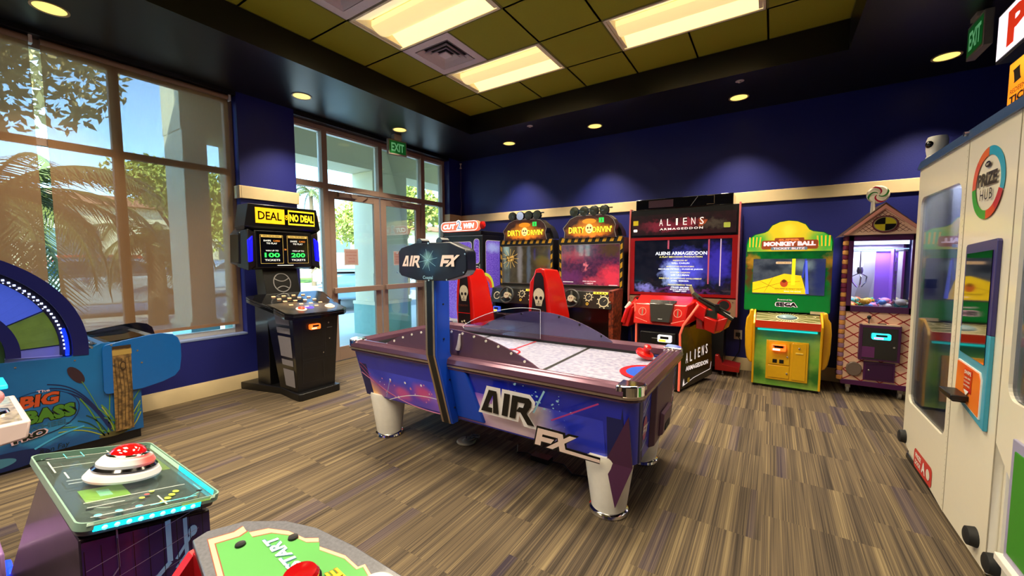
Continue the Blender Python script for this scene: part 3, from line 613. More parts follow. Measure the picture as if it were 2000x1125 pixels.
# playing surface
ICE = blob_mat('rink_ice_print', '#b4b4cc', [((0, 0, .77), (.9, .45, .3), '#acacc4', .4)], .22, base2='#9898b6', b2scale=34, warp=.3, coat=.3)
g = MB(); g.box(-.945, .945, -.418, .418, .76, .772, ICE); pf = g.build('playing_surface', A)
g = MB(); g.box(-.95, .95, -.425, -.417, .772, .80, BLKM); g.box(-.95, .95, .417, .425, .772, .80, BLKM); g.box(-.952, -.944, -.42, .42, .772, .80, BLKM); g.box(.944, .952, -.42, .42, .772, .80, BLKM); g.build('cushion', A)
g = MB(); g.frame((0, 0, .772), X, (0, 1, 0)); LR = mat('line_red', '#c41a26', .3); LB = mat('line_blue', '#2656c8', .3)
for x in (-.43, .43): g.ln([(x, -.415), (x, .415)], .022, BLKM)
g.ln([(0, -.415), (0, .415)], .014, LR); g.ring(0, 0, .085, .10, LR); g.el(0, 0, .02, .02, LR)
for s in (-1, 1): g.p2([(s * .945, -.16)] + [(s * (.945 - .15 * math.cos(t)), .16 * math.sin(t)) for t in [(-PI / 2 + PI * k / 14) for k in range(15)]] + [(s * .945, .16)], LR); g.p2([(s * .945, -.125)] + [(s * (.945 - .115 * math.cos(t)), .125 * math.sin(t)) for t in [(-PI / 2 + PI * k / 14) for k in range(15)]] + [(s * .945, .125)], LB)
g.build('rink_markings', pf, smooth=False)
# side guards: arched purple shields + clear one
SHD = mat('smoked_purple_shield', '#5a4254', .2, coat=.4)
def archp(x0, x1, z0, h, n=28): return [(x0 + (x1 - x0) * k / n, z0 + h * math.sin(PI * k / n) ** .85) for k in range(n + 1)]
for y, x0, x1, h, nm in ((-.43, -.70, .50, .155, 'near'), (.43, -.55, .60, .175, 'far')):
    P = archp(x0, x1, .83, h); g = MB(); g.prism(P, 'y', y - .005, y + .005, SHD if nm == 'near' else mat('smoked_blue_shield', '#4c4468', .2, coat=.4)); sh = g.build('side_guard', A)
    g = MB()
    for k in range(2, 27, 2 if nm == 'near' else 4): x, z = P[k]; g.lathe([(.0075, -.009), (.0075, .009)], (x, y, z - .014), WHT if nm == 'near' else BLK, 8, 'y')
    g.build('guard_screw', sh)
CLR = glass_mat('clear_acrylic', '#f4f6ff', .8, .93)
P = [(x, z) for x, z in archp(-.72, .62, .83, .20)]; Pc = [p for p in P if p[0] < .06]
g = MB(); g.prism(Pc + [(Pc[-1][0], .80), (-.70, .80)], 'y', .395, .400, CLR); 
cl = g.build('clear_guard', A); g = MB(); g.tube([(x, .3975, z) for x, z in Pc] + [(Pc[-1][0], .3975, .80)], .0018, mat('acrylic_edge', '#dfe4ee', .2, emit=.0), 6); g.build('guard_edge', cl)
g = MB(); g.tube([(-.03, -.445, .965), (-.035, -.447, .90), (-.045, -.447, .87)], [.006, .012, .014], mat('handle_grey', '#c9c4cc', .3), 10); g.build('mallet_clip', A)
# scoreboard post
PB = mat('post_blue', '#1048c8', .35); Y0 = -.60
g = MB(); V = []
prof = [(Y0, 1.40), (Y0, .86), (-.475, .42), (-.425, .42), (-.425, .44), (-.47, .82), (-.49, .86), (-.49, 1.40)]
g.prism(prof, 'x', -.155, -.065, PB); post = g.build('post', A, bevel=.004)
g = MB()
for x0, x1, m_ in ((-.15, -.135, CT), (-.135, -.092, BLK), (-.092, -.078, CT)):
    for (ya, za), (yb, zb) in (((Y0, 1.40), (Y0, .86)), ((Y0, .86), (-.475, .42))): g.poly([(x0, ya - .003, za), (x1, ya - .003, za), (x1, yb - .003, zb), (x0, yb - .003, zb)], m_)
g.build('post_stripe', post, smooth=False)
g = MB()
for z, y in ((1.15, -.545), (.95, -.545), (.70, -.50), (.52, -.46)): g.lathe([(.006, 0), (.005, .004)], (-.064, y, z), BLK, 10, 'x')
g.build('post_bolt', post)
g = MB(); g.hexa([(-.065, -.435, .455), (.14, -.435, .455), (.14, -.40, .455), (-.065, -.40, .455), (-.065, -.515, .79), (.055, -.515, .79), (.055, -.47, .79), (-.065, -.47, .79)], PB); g.build('post_bracket', A, bevel=.01, seg=3)
sb = MB(); P = [(-.255, -.06), (-.255, .06), (-.23, .08), (-.12, .104), (.14, .104), (.245, .065), (.258, .045), (.258, -.042), (.235, -.07), (.11, -.102), (-.11, -.104), (-.235, -.08)]
cx, cz = -.058, 1.392
SBN = mat('scoreboard_navy', '#0c1124', .3, coat=.15)
sb.prism([(cx + x, cz + z) for x, z in P], 'y', Y0 - .045, Y0 + .03, SBN); SB = sb.build('scoreboard', A, bevel=.006)
g = MB(); g.frame((cx, Y0 - .046, cz), X, Z)
sbm = blob_mat('scoreboard_print', '#0c1024', [((cx, Y0 - .05, cz), (.13, .3, .10), '#16486e', .7), ((cx - .02, Y0 - .05, cz + .01), (.055, .2, .05), '#7ab0b8', .8), ((cx - .2, Y0, cz), (.1, .3, .12), '#231a36', .7)], .5, warp=.08, wscale=14, coat=.05, base2='#0e1428')
g.p2([(x * .975, z * .96) for x, z in P], sbm)
def air2(g, t, x, y, h): (air if t == 'A' else fx)(*((g, x, y, h, PEACH) if t == 'A' else (g, x, y, h, PEACH, 0, False)))
air2(g, 'A', -.145, .005, .060); air2(g, 'F', .15, .005, .060)
for k in range(8): t = PI / 4 * k + .2; g.ln([(-.01, .01), (-.01 + .07 * math.cos(t), .01 + .06 * math.sin(t))], .002, CYN)
g.tx('Coastal', -.01, -.085, .018, CYN, bold=.01)
for x, z in ((-.25, .05), (-.25, -.06), (.255, .04), (.245, -.055), (0, .1), (0, -.1), (-.13, -.095), (.13, -.095)): g.el(x, z, .005, .005, SCRW, 8)
g.build('scoreboard_face', SB, smooth=False)
g = MB()
for x in (-.09, .06): g.lathe([(.022, Y0 - .04), (.022, Y0 + .02)], (cx + x, 0, cz + .108), SBN, 16, 'y')
g.build('top_lamp', SB)
BASE[0] = Matrix.Identity(4); BASE[1] = 1.0
# mallet lying on the rink, and things under the table
mt = MB(); mt.lathe([(.001, 0), (.047, 0), (.05, .006), (.047, .02), (.026, .026), (.018, .045), (.021, .062), (.012, .072), (.001, .074)], (0, 0, 0), RED, 32)
o = mt.build('air_hockey_mallet'); o.location = (-.717, 2.76, .74); o.rotation_euler = (.1, .42, 0); o.scale = (1.25, 1.25, 1.1); o.location.z = .742; tag(o, 'red air hockey mallet tilted against the end cushion of the table', 'mallet')
pb = MB(); pb.box(-.07, .07, -.035, .035, 0, .035, BLK); pb.tube([(.07, 0, .015), (.16, .02, .008), (.26, -.06, .006), (.36, -.03, .006), (.46, .06, .006), (.52, .2, .006)], .006, BLK); pb.tube([(-.07, 0, .015), (-.13, .03, .008), (-.2, .0, .006), (-.26, .1, .006)], .005, BLK)
o = pb.build('power_adapter', bevel=.004); o.location = (-1.30, 2.36, .001); tag(o, 'black power adapter with looping cable on the carpet under the table', 'power adapter')
cb = thing('cable_bundle', 'beige round foot plate with bunched cable on the carpet beneath the scoreboard post', 'cable bundle', (-1.93, 2.30, 0))
g = MB(); g.lathe([(.07, .0), (.075, .006), (.066, .016), (.05, .012), (.03, .012), (.012, .03), (.001, .03)], (0, 0, .001), mat('beige_plate', '#a09a84', .4), 28); g.build('round_plate', cb)
g = MB(); rnd = random.Random(5)
for k in range(5): g.tube([(.05 * math.cos(t * .9 + k) + .05, .03 * math.sin(t * .9 + k * 1.3) + .02, .035 + .02 * math.sin(t * 1.3 + k)) for t in range(9)], .0045, (BLK, GRY, mat('cable_beige', '#9a8f7a', .5))[k % 3], 6)
g.build('cable_coil', cb)

# ================================================================== DEAL-OR-NO-DEAL STYLE CABINET (faces +x)
Dm = thing('quiz_arcade_machine', 'black DEAL or NO DEAL arcade machine with yellow sign against the blue pillar', 'arcade machine', (-3.87, 2.30, 0), PI / 2)
# local: x right seen from front (= world +y), y back (= world -x)
g = MB(); g.prism([(-.20, -.0), (.20, 0), (.225, .02), (.225, .12), (.15, .42), (.32, .62), (.34, .98), (-.34, .98), (-.34, .96), (-.20, .42), (-.225, .12), (-.225, .02)], 'z', 0, .075, BLK); g.build('base', Dm, bevel=.006)
g = MB(); DG = mat('cabinet_black', '#0d0c0e', .3, coat=.2)
g.hexa([(-.20, .07, .075), (.20, .07, .075), (.20, .42, .075), (-.20, .42, .075), (-.245, .04, .84), (.245, .04, .84), (.245, .58, .93), (-.245, .58, .93)], DG); cb_ = g.build('pedestal', Dm, bevel=.004)
for sx in (-1, 1):
    g = MB()
    for z0, z1 in ((.12, .30), (.34, .40), (.43, .64), (.67, .73), (.76, .86)):
        def P(t, z):
            k = (z - .075) / .765; x = sx * (.20 + .045 * k + .003); y0 = .07 - .03 * k; y1 = .42 + .16 * k; return (x, y0 + (y1 - y0) * t, z)
        q = [P(.12, z0), P(.62, z0), P(.62, z1), P(.12, z1)]; g.poly(q if sx < 0 else q[::-1], mat('panel_grey', '#8c878c', .5))
    g.build('side_panel', cb_, smooth=False)
g = MB(); g.frame((0, .055, .46), X, (0, -.04, 1)); g.lift = .004
for x0, x1, z0, z1 in ((-.15, .07, .05, .33), (-.15, .07, -.06, .03), (.09, .2, -.06, .33), (-.15, .07, -.3, -.09)): g.ln([(x0, z0), (x1, z0), (x1, z1), (x0, z1), (x0, z0)], .003, GRY if 0 else mat('seam_dark', '#2a282c', .5))
for x, z in ((.13, .29), (.07, -.02), (.14, .12)): g.el(x, z, .008, .008, SCRW, 12)
g.ln([(.11, .24), (.17, .24)], .006, GRY); g.build('door_seams', cb_, smooth=False)
ORE = mat('reader_orange', '#ff7a30', .4, emit=1.6, ecol='#ff6a20'); ORW = mat('reader_pale', '#ffd0b0', .4, emit=1.0, ecol='#ffc8a0')
def reader(parent, x, y, z, m1, m2, w=.11, h=.055):
    g = MB(); g.prism(rrect(x - w / 2, x + w / 2, z - h / 2, z + h / 2, .012), 'y', y - .04, y, m1); rd = g.build('card_reader', parent, bevel=.006, seg=3)
    g = MB(); g.frame((x, y - .041, z), X, Z); g.r2(-w * .3, w * .3, 0, h * .34, BLK); g.r2(-w * .4, w * .1, -h * .4, -h * .1, m2); g.build('card_slot', rd, smooth=False); return rd
reader(Dm, -.03, .045, .73, ORE, ORW)
# console
KB = [(-.37, .60, 1.045), (.37, .60, 1.045), (.40, .56, 1.04)]
g = MB(); out = [(-.30, .61), (.36, .61), (.40, .56), (.33, .22), (.33, .02), (.27, -.03), (.0, -.045), (-.27, -.03), (-.33, .02), (-.34, .2), (-.42, .50), (-.42, .57)]
def zt(y): return .875 + (y + .04) * .255 + (0 if y < .3 else .01)
for dz, s_, mm in ((0, 1, BLKG), (-.016, .985, CHR if 0 else GRY), (-.02, 1, BLKG)):
    pass
def slab(g, out, z_of, th, m, s_=1.0):
    A_ = [g.v((x * s_, y * s_ + (1 - s_) * .28, z_of(y))) for x, y in out]; B_ = [g.v((x * s_, y * s_ + (1 - s_) * .28, z_of(y) - th)) for x, y in out]; n = len(out)
    g.face(A_, m); g.face(B_[::-1], m)
    for i in range(n): g.face([A_[i], B_[i], B_[(i + 1) % n], A_[(i + 1) % n]], m)
slab(g, out, lambda y: zt(y), .016, BLKG); slab(g, out, lambda y: zt(y) - .016, .006, mat('edge_grey', '#8a8a90', .3), .985); slab(g, out, lambda y: zt(y) - .022, .03, BLKG)
con = g.build('console', Dm, smooth=False)
ct = blob_mat('console_print', '#3a3226', [((0, .25, .95), (.3, .3, .3), '#5c4c38', .7)], .3, warp=.2, base2='#171412', b2scale=14, coat=.5)
g = MB(); sl = Vector((0, 1, .255)).normalized(); g.frame((0, 0, zt(0)), X, sl); g.lift = .003; g.p2([(x * .95, y * 1.03 * .95 + .012) for x, y in out], ct); g.build('console_overlay', con, smooth=False)
BUT = mat('button_amber', '#f2c08a', .3, emit=.7, ecol='#e8a878'); BUR = mat('button_red', '#f03018', .3, emit=1.5, ecol='#ff3015'); PURG = mat('glow_violet', '#4a18d0', .3, emit=.8, ecol='#4010e0')
k = 0
for r in range(5):
    for c in range(4 if r < 4 else 2):
        x = -.19 + c * .105 + r * .015 + (.1 if r == 4 else 0); y = .50 - r * .085
        g = MB(); g.hexa([(-.022, -.012, 0), (.018, -.014, 0), (.024, .012, 0), (-.016, .014, 0), (-.022, -.012, .007), (.018, -.014, .007), (.024, .012, .007), (-.016, .014, .007)], BUT); o = g.build('briefcase_button', con, bevel=.004); o.location = (x, y, zt(y)); o.rotation_euler = (.25, 0, 0)
for x, mm in ((-.12, BUR), (.19, mat('button_cream', '#f0dcb0', .3, emit=.6, ecol='#e8d0a0'))):
    g = MB(); g.lathe([(.05, 0), (.05, .008), (.036, .01)], (0, 0, 0), ORW, 24); g.sph((0, 0, .01), .034, mm, 20, 6, sz=.6, top=True); o = g.build('round_button', con); o.location = (x, .10, zt(.10)); o.rotation_euler = (.25, 0, 0)
g = MB(); g.lathe([(.045, 0), (.045, .003)], (0, 0, 0), PURG, 20); o = g.build('violet_lamp', con); o.location = (-.02, .13, zt(.13) + .001); o.rotation_euler = (.25, 0, 0)
# neck
g = MB(); g.hexa([(-.20, .58, .90), (.16, .58, .90), (.16, .80, .90), (-.20, .80, .90), (-.20, .70, 1.36), (.17, .70, 1.36), (.17, .85, 1.36), (-.20, .85, 1.36)], DG); g.box(-.22, .1, .58, .85, .075, .92, DG)
g.box(.17, .185, .72, .86, .95, 1.36, mat('white_edge', '#b9b9c4', .3)); nk = g.build('neck', Dm, bevel=.003)
g = MB(); g.frame((-.02, .655, 1.16), X, (0, .12, .46)); g.lift = .012; SIL = mat('silver_print', '#b8b8bc', .25, .6)
g.ring(0, 0, .085, .095, SIL, k=1.15); g.ln(arc(-.08, .05, .08, .05, -.035), .01, SIL); g.ln(arc(-.07, -.07, .07, -.07, .03), .01, SIL); g.build('neck_emblem', nk, smooth=False)
# head
hy = .60
g = MB(); P = [(-.36, 1.345), (-.30, 1.31), (.30, 1.31), (.36, 1.30), (.42, 1.38), (.405, 1.68), (.37, 1.74), (-.37, 1.74), (-.42, 1.68), (-.43, 1.38)]
g.prism(P, 'y', hy + .06, hy + .26, DG); hd = g.build('head', Dm, bevel=.01)
g = MB()
g.hexa([(-.30, hy, 1.33), (.30, hy, 1.33), (.30, hy + .07, 1.31), (-.30, hy + .07, 1.31), (-.30, hy + .0, 1.72), (.30, hy + .0, 1.72), (.33, hy + .07, 1.74), (-.33, hy + .07, 1.74)], BLK)
for s in (-1, 1): g.hexa([(s * .30, hy, 1.35), (s * .38, hy - .03, 1.30), (s * .43, hy + .10, 1.34), (s * .30, hy + .10, 1.35), (s * .30, hy, 1.70), (s * .37, hy - .02, 1.73), (s * .42, hy + .10, 1.70), (s * .30, hy + .10, 1.72)], DG)
g.build('head_bezel', hd, bevel=.006)
BLUL = mat('blue_lamp', '#1010ff', .3, emit=2.4, ecol='#0808ff')
for s in (-1, 1):
    g = MB(); g.hexa([(s * .335, hy - .028, 1.40), (s * .375, hy - .042, 1.39), (s * .385, hy + .0, 1.39), (s * .335, hy, 1.40), (s * .325, hy - .022, 1.66), (s * .37, hy - .036, 1.62), (s * .38, hy, 1.62), (s * .325, hy, 1.66)], BLUL); g.build('blue_side_lamp', hd, bevel=.006)
SCR = mat('screen_black', '#0b0b0c', .12, coat=.3); GRN = mat('screen_green', '#3ce060', .3, emit=1.6, ecol='#28d850'); SWH = mat('screen_white', '#f0f0e8', .3, emit=1.1, ecol='#e8e8dc'); SGD = mat('screen_gold', '#d8b868', .3, emit=.7, ecol='#c8a850'); SOR = mat('screen_orange', '#e8903c', .3, emit=1.0, ecol='#e08030')
g = MB(); g.frame((0, hy - .001, 1.525), X, Z); g.lift = .003; g.r2(-.28, .28, -.185, .185, SCR); g.up(.001)
for cx_, num in ((-.135, '100'), (.14, '200')):
    for (w_, h_) in ((.115, .15),): g.ln([(cx_ - w_, -h_), (cx_ + w_, -h_), (cx_ + w_, h_), (cx_ - w_, h_), (cx_ - w_, -h_)], .003, SGD)
    g.r2(cx_ - .105, cx_ + .105, .125, .152, SGD); g.tx('DEAL OR NO DEAL', cx_, .139, .014, SCR, w=.17, bold=.01)
    g.tx('SWIPE', cx_ - .045, .090, .018, SWH, w=.075, bold=.01); g.tx('CARD', cx_ + .05, .090, .018, SOR, w=.07, bold=.01); g.tx('TO PLAY', cx_, .062, .018, SWH, w=.11, bold=.01)
    g.tx('WIN UP TO', cx_, -.015, .015, SWH, w=.13, bold=.01); g.tx(num, cx_, -.062, .05, GRN, w=.155, bold=.03); g.tx('TICKETS', cx_, -.115, .02, SWH, w=.155, bold=.01)
g.ln([(-.09, -.172), (.08, -.172)], .006, SWH)
g.tx('26', .0, .0, .018, SOR); g.build('screen', hd, smooth=False)
g = MB(); g.prism([(-.40, 1.755), (.40, 1.755), (.36, 1.985), (-.36, 1.985)], 'y', hy - .03, hy + .20, DG); g.hexa([(-.38, hy + .02, 1.72), (.38, hy + .02, 1.72), (.38, hy + .2, 1.72), (-.38, hy + .2, 1.72), (-.40, hy - .03, 1.757), (.40, hy - .03, 1.757), (.40, hy + .2, 1.757), (-.40, hy + .2, 1.757)], DG); sg = g.build('sign_box', Dm, bevel=.004)
YE = mat('sign_yellow', '#ffc820', .4, emit=1.15, ecol='#ffb810'); YE2 = mat('sign_yellow_bright', '#ffe030', .4, emit=1.2, ecol='#ffd818')
g = MB(); g.frame((0, hy - .031, 1.872), X, Z); g.lift = .003; g.r2(-.30, .335, -.085, .085, SCR); g.r2(-.298, -.005, -.08, .08, YE); g.r2(.032, .33, -.08, .08, YE2); g.up(.001); g.r2(.042, .322, -.062, .062, SCR); g.up(.001)
g.tx('DEAL', -.155, 0, .085, SCR, w=.235, bold=.015); g.tx('NO DEAL', .182, -.002, .082, YE2, w=.27, bold=.05); g.tx('OR', .0135, 0, .03, YE, rot=PI / 2, bold=.03); g.build('sign_face', sg, smooth=False)
g = MB(); g.lathe([(.028, 0), (.032, .006), (.02, .02)], (.36, hy + .05, 1.735), mat('lamp_pale', '#ffffe0', .3, emit=1.5), 16); g.build('corner_lamp', sg)
# ================================================================== ARCHED FISHING WHEEL GAME (side panel faces +x)
Bx = thing('fishing_wheel_game', 'blue BIG BASS fishing wheel game with arched clear dome along the left wall', 'arcade machine', (-4.50, .60, 0))
BB = mat('pond_blue', '#0a5290', .35, coat=.2); BBD = mat('arch_navy', '#0c1050', .3, coat=.3)
pond = blob_mat('pond_print', '#0a5592', [((.31, -.35, .10), (.5, .7, .22), '#123c72', .8), ((.31, -.1, .2), (.5, .35, .08), '#2a86b8', .6), ((.31, .2, .62), (.5, .5, .3), '#0d6cae', .5)], .32, warp=.25, wscale=5, base2='#0a4a82', b2scale=3, coat=.3)
def P2(pts): return [(y - .6, z) for y, z in pts]
x1, x0 = .31, -.30
g = MB(); prof = P2([(-.75, .07), (.985, .07), (.985, .40), (.93, .60), (.90, .775), (.78, .79), (.70, .75), (.62, .72), (.40, .735), (.0, .745), (-.75, .75)])
g.prism(prof, 'x', x0, x1 - .012, BB); g.build('cabinet', Bx)
g = MB(); g.prism(prof, 'x', x1 - .012, x1, pond); bsd = g.build('side_panel', Bx)
g = MB(); g.prism(P2([(-.74, 0), (.97, 0), (.97, .075), (-.74, .075)]), 'x', x0 + .01, x1 - .015, BLK); g.build('kick_base', Bx)
def ann(g, r0, r1, a0, a1, xa, xb, m, n=40, cy=-.6, cz=.79):
    for i in range(n):
        a, b = a0 + (a1 - a0) * i / n, a0 + (a1 - a0) * (i + 1) / n
        q = [(cy + r * math.cos(t), cz + r * math.sin(t)) for r, t in ((r0, a), (r1, a), (r1, b), (r0, b))]; g.prism(q, 'x', xa, xb, m)
g = MB()
for xa, xb in ((x1 - .03, x1 + .004), (x0, x0 + .03)): ann(g, .635, .715, -.10, PI, xa, xb, BBD)
ann(g, .70, .715, -.05, PI, x0 + .03, x1 - .03, BBD); g.build('arch_frame', Bx)
g = MB(); ann(g, .335, .40, -.08, PI, x1 - .05, x1, BBD); g.build('inner_arch', Bx)
g = MB(); g.lathe([(.335, 0), (.335, .02)], (.255, -.6, .79), mat('hub_dark_green', '#16381a', .5), 40, 'x'); g.build('wheel_hub', Bx)
wh = MB(); WB = mat('wheel_blue', '#6a7ce8', .4, emit=.75, ecol='#5a74e0'); WG = mat('wheel_green', '#8aa03c', .5, vary=.35, scale=14, emit=.45); WL = mat('wheel_lilac', '#8f8ad0', .4, emit=.45)
def wedge(a, b, m):
    n = 8
    for i in range(n): t, u = a + (b - a) * i / n, a + (b - a) * (i + 1) / n; wh.prism([(-.6 + r * math.cos(s), .79 + r * math.sin(s)) for r, s in ((.30, t), (.60, t), (.60, u), (.30, u))], 'x', .20, .215, m)
wedge(-.12, .02, WL); wedge(.02, .46, WG); wedge(.46, 1.0, WB); wedge(1.0, 1.35, WG); wedge(1.35, 1.9, WB); wedge(1.9, 3.14, WL)
wo = wh.build('prize_wheel', Bx, smooth=False)
g = MB()
for t in (.02, .47, 1.0): g.tube([(.22, -.6 + .33 * math.cos(t), .79 + .33 * math.sin(t)), (.22, -.6 + .6 * math.cos(t), .79 + .6 * math.sin(t))], .004, NAVY, 6)
g.build('wheel_spoke', wo)
LED = mat('white_led', '#ffffff', .3, emit=4.0, ecol='#dfe8ff'); LEDB = mat('blue_led', '#2040ff', .3, emit=3.0, ecol='#1030ff')
g = MB(); ann(g, .585, .635, -.10, PI, .20, .24, mat('led_channel', '#3a3440', .4)); ch = g.build('light_channel', Bx)
g = MB()
for k in range(34): t = -.02 + k * .048; g.box(.24, .247, -.6 + .607 * math.cos(t) - .006, -.6 + .607 * math.cos(t) + .006, .79 + .607 * math.sin(t) - .006, .79 + .607 * math.sin(t) + .006, LED)
for k in range(14): t = .5 + k * .06; g.box(.24, .246, -.6 + .592 * math.cos(t) - .003, -.6 + .592 * math.cos(t) + .003, .79 + .592 * math.sin(t) - .003, .79 + .592 * math.sin(t) + .003, LED)
g.build('led_row', ch)
g = MB(); g.tube([(.27, -.6 + .615 * math.cos(t), .79 + .615 * math.sin(t)) for t in [-.1 + .04 * k for k in range(9)]], .010, LEDB, 8); g.build('blue_light_strip', ch)
g = MB(); ann(g, .40, .636, -.08, PI, x1 - .015, x1 - .011, glass_mat('dome_glass', '#eef2ff', .7, .9), 30); g.build('dome_window', Bx)
# wings and deck
wing = [(.80, .40), (.99, .392), (1.12, .415), (1.20, .445), (1.235, .49), (1.25, .60), (1.25, .70), (1.235, .76), (1.20, .795), (1.13, .815), (1.05, .812), (.90, .792), (.80, .775), (.785, .76), (.778, .73), (.772, .43), (.782, .405)]
g = MB(); g.prism(P2(wing), 'x', x1 + .001, x1 + .02, mat('wing_blue', '#0a58a4', .3, coat=.3)); wg = g.build('side_wing', Bx, bevel=.002)
g = MB(); g.frame((x1 + .02, -.6, 0), (0, 1, 0), Z)
for y, z in ((.83, .77), (.975, .70), (.835, .62), (.995, .60)): g.el(y, z, .007, .007, SCRW, 10)
g.build('wing_bolt', wg, smooth=False)
g = MB(); g.prism(P2([(y, z + .035) for y, z in wing]), 'x', x0 - .018, x0 - .001, BLKG); g.build('rear_wing', Bx)
g = MB(); g.prism(P2([(.72, .77), (.98, .785), (1.10, .80), (1.10, .77), (.93, .70), (.76, .70)]), 'x', x0, x1 - .002, mat('deck_grey', '#4a4e54', .25, coat=.4)); dk = g.build('control_deck', Bx)
g = MB(); g.prism(P2([(.74, .783), (.98, .797), (1.04, .806), (1.04, .80), (.98, .79), (.74, .777)]), 'x', x0 + .03, x1 - .05, glass_mat('deck_acrylic', '#d8f0e8', 1, .6)); g.build('deck_cover', dk)
# printed artwork
WD = blob_mat('post_wood_print', '#4e3a20', [], .5, base2='#8a6a3c', b2scale=30); WDD = mat('wood_dark_print', '#33220f', .5); ROPE = mat('rope_print', '#a08444', .5)
g = MB(); g.prism(P2([(.818, .10), (.925, .10), (.938, .745), (.832, .757)]), 'x', x1 + .0205, x1 + .022, WD); ps = g.build('wood_post_print', Bx, smooth=False)
g = MB(); g.frame((x1 + .022, -.6, 0), (0, 1, 0), Z); g.r2(.83, .94, .685, .725, ROPE); g.r2(.832, .938, .735, .757, WDD)
for k in range(5): x = .835 + .02 * k; g.ln([(x, .12), (x + .012, .4), (x + .004, .66)], .003, WDD)
g.el(.885, .6, .018, .035, WDD, 12); g.el(.885, .6, .012, .026, WD, 12); g.build('wood_grain', ps, smooth=False)
g = MB(); g.frame((x1, -.6, 0), (0, 1, 0), Z); INK = mat('ink_navy', '#0a1a4a', .4); LG = mat('reed_green', '#4e7a2c', .5); LG2 = mat('reed_olive', '#8a9430', .5); DGN = mat('reed_dark', '#12381f', .5); PALE = mat('water_pale', '#3f97c4', .4)
rnd = random.Random(11)
for k in range(3): g.ln(arc(.50 + .01 * k, .55 - .03 * k, .80, .15 - .02 * k, .10), .008, INK)
g.el(.30, .08, .19, .06, INK, 30); g.el(.22, .08, .12, .035, mat('water_grey', '#3a6c86', .4), 24); g.ln(arc(.42, .12, .66, .20, .015), .012, PALE); g.ln(arc(.45, .20, .60, .235, .01), .006, PALE)
for k in range(20):
    a = rnd.uniform(.5, 2.7); L = rnd.uniform(.15, .42); x = .80 + rnd.uniform(-.05, .10); ex = max(.5, min(.975, x + L * math.cos(a))); g.ln(arc(x, .085, ex, .085 + L * math.sin(a) * .9, .03 * (1 if a > 1.5 else -1), 8), .007, rnd.choice((LG, LG2, DGN, LG)))
    g.lift = .0012 + .0003 * (k % 5)
g.el(.81, .085, .08, .02, mat('mud_print', '#4a4420', .6), 16)
g.p2([(.640 + .028 * math.cos(t) * 1 - .035 * math.sin(t) * .9, .583 + .012 * math.cos(t) + .065 * math.sin(t)) for t in [2 * PI * i / 18 for i in range(18)]], mat('cattail_print', '#2a1420', .5)); g.ln(arc(.665, .53, .74, .3, .01), .004, LG)
g.up(.001)
# lily-pad style game title
TR = mat('title_rust', '#a8401c', .4); TG = mat('title_green', '#3f6e20', .4); TBL = mat('title_blue', '#20506e', .4); OUT = mat('title_ink', '#07140c', .4); TPK = mat('title_pale', '#c8a8b4', .4)
g.el(.46, .36, .185, .155, INK, 32); g.el(.46, .36, .18, .15, pond, 32)
g.tx('BIG', .462, .452, .092, OUT, w=.185, bold=.09, shear=.15); g.tx('BIG', .462, .452, .086, TR, w=.175, bold=.045, shear=.15)
g.tx('BASS', .505, .345, .105, OUT, w=.25, bold=.11); g.tx('BASS', .505, .345, .096, TG, w=.235, bold=.06)
g.tx('WHEEL', .49, .268, .034, TBL, w=.2, bold=.03); g.tx('PRO', .405, .22, .052, TPK, w=.17, bold=.13, rot=.15); g.tx('PRO', .405, .22, .046, OUT, w=.15, bold=.06, rot=.15)
g.tx('Ron Fay', .51, .09, .045, OUT, w=.14, bold=.0, shear=.3, rot=.12); g.tx('The', .48, .512, .018, TPK, w=.06)
g.build('side_artwork', bsd, smooth=False)
g = MB(); g.frame((x1, -.6, 0), (0, 1, 0), Z)
for y, z in ((.79, .72), (.73, .765), (.64, .69), (.37, .70)): g.el(y, z, .006, .006, SCRW, 10)
g.build('panel_bolt', bsd, smooth=False)

# ================================================================== WHITE JOYSTICK BOX at left edge
Wb = thing('joystick_game', 'white control box with pink ball joystick at the left edge of the photo', 'arcade machine', (-2.62, 0, 0))
WB_ = mat('pale_pink_white', '#ccb8b8', .35)
g = MB(); g.hexa([(-.30, -.40, .66), (.285, -.40, .66), (.285, .222, .735), (-.25, .22, .735), (-.30, -.40, .80), (.27, -.40, .80), (.27, .235, .80), (-.235, .245, .80)], WB_); bx = g.build('control_box', Wb, bevel=.008)
g = MB(); g.hexa([(-.25, -.60, 0), (.25, -.60, 0), (.25, .02, 0), (-.25, .02, 0), (-.25, -.6, .66), (.25, -.6, .66), (.25, .0, .68), (-.25, .0, .68)], WB_); g.build('cabinet', Wb, bevel=.01)
g = MB(); g.frame((0, -.1, .80), X, (0, 1, 0)); g.p2([(-.22, -.28), (.25, -.28), (.25, .315), (-.215, .325)], blob_mat('stick_panel_print', '#a49a84', [((.0, .1, .8), (.2, .15, .3), '#c8b8b0', .7)], .3, base2='#6e6656', b2scale=40, coat=.4)); g.build('panel_print', bx, smooth=False)
g = MB(); g.lathe([(.045, 0), (.04, .012), (.012, .02), (.008, .05)], (.06, .16, .80), CHR, 20); g.sph((.06, .16, .865), .034, mat('ball_pink', '#e89aa0', .2, coat=.5), 20, 12); g.build('joystick', Wb)
g = MB(); g.hexa([(-.55, -.35, .825), (-.30, -.35, .825), (-.27, .23, .825), (-.48, .235, .825), (-.55, -.35, .845), (-.30, -.35, .845), (-.27, .23, .845), (-.48, .235, .845)], mat('cyan_acrylic', '#20c8f0', .2, emit=1.0, ecol='#10b8f0')); g.box(-.5, -.3, -.35, -.0, .80, .825, WB_); g.build('lit_acrylic_top', Wb, bevel=.004)

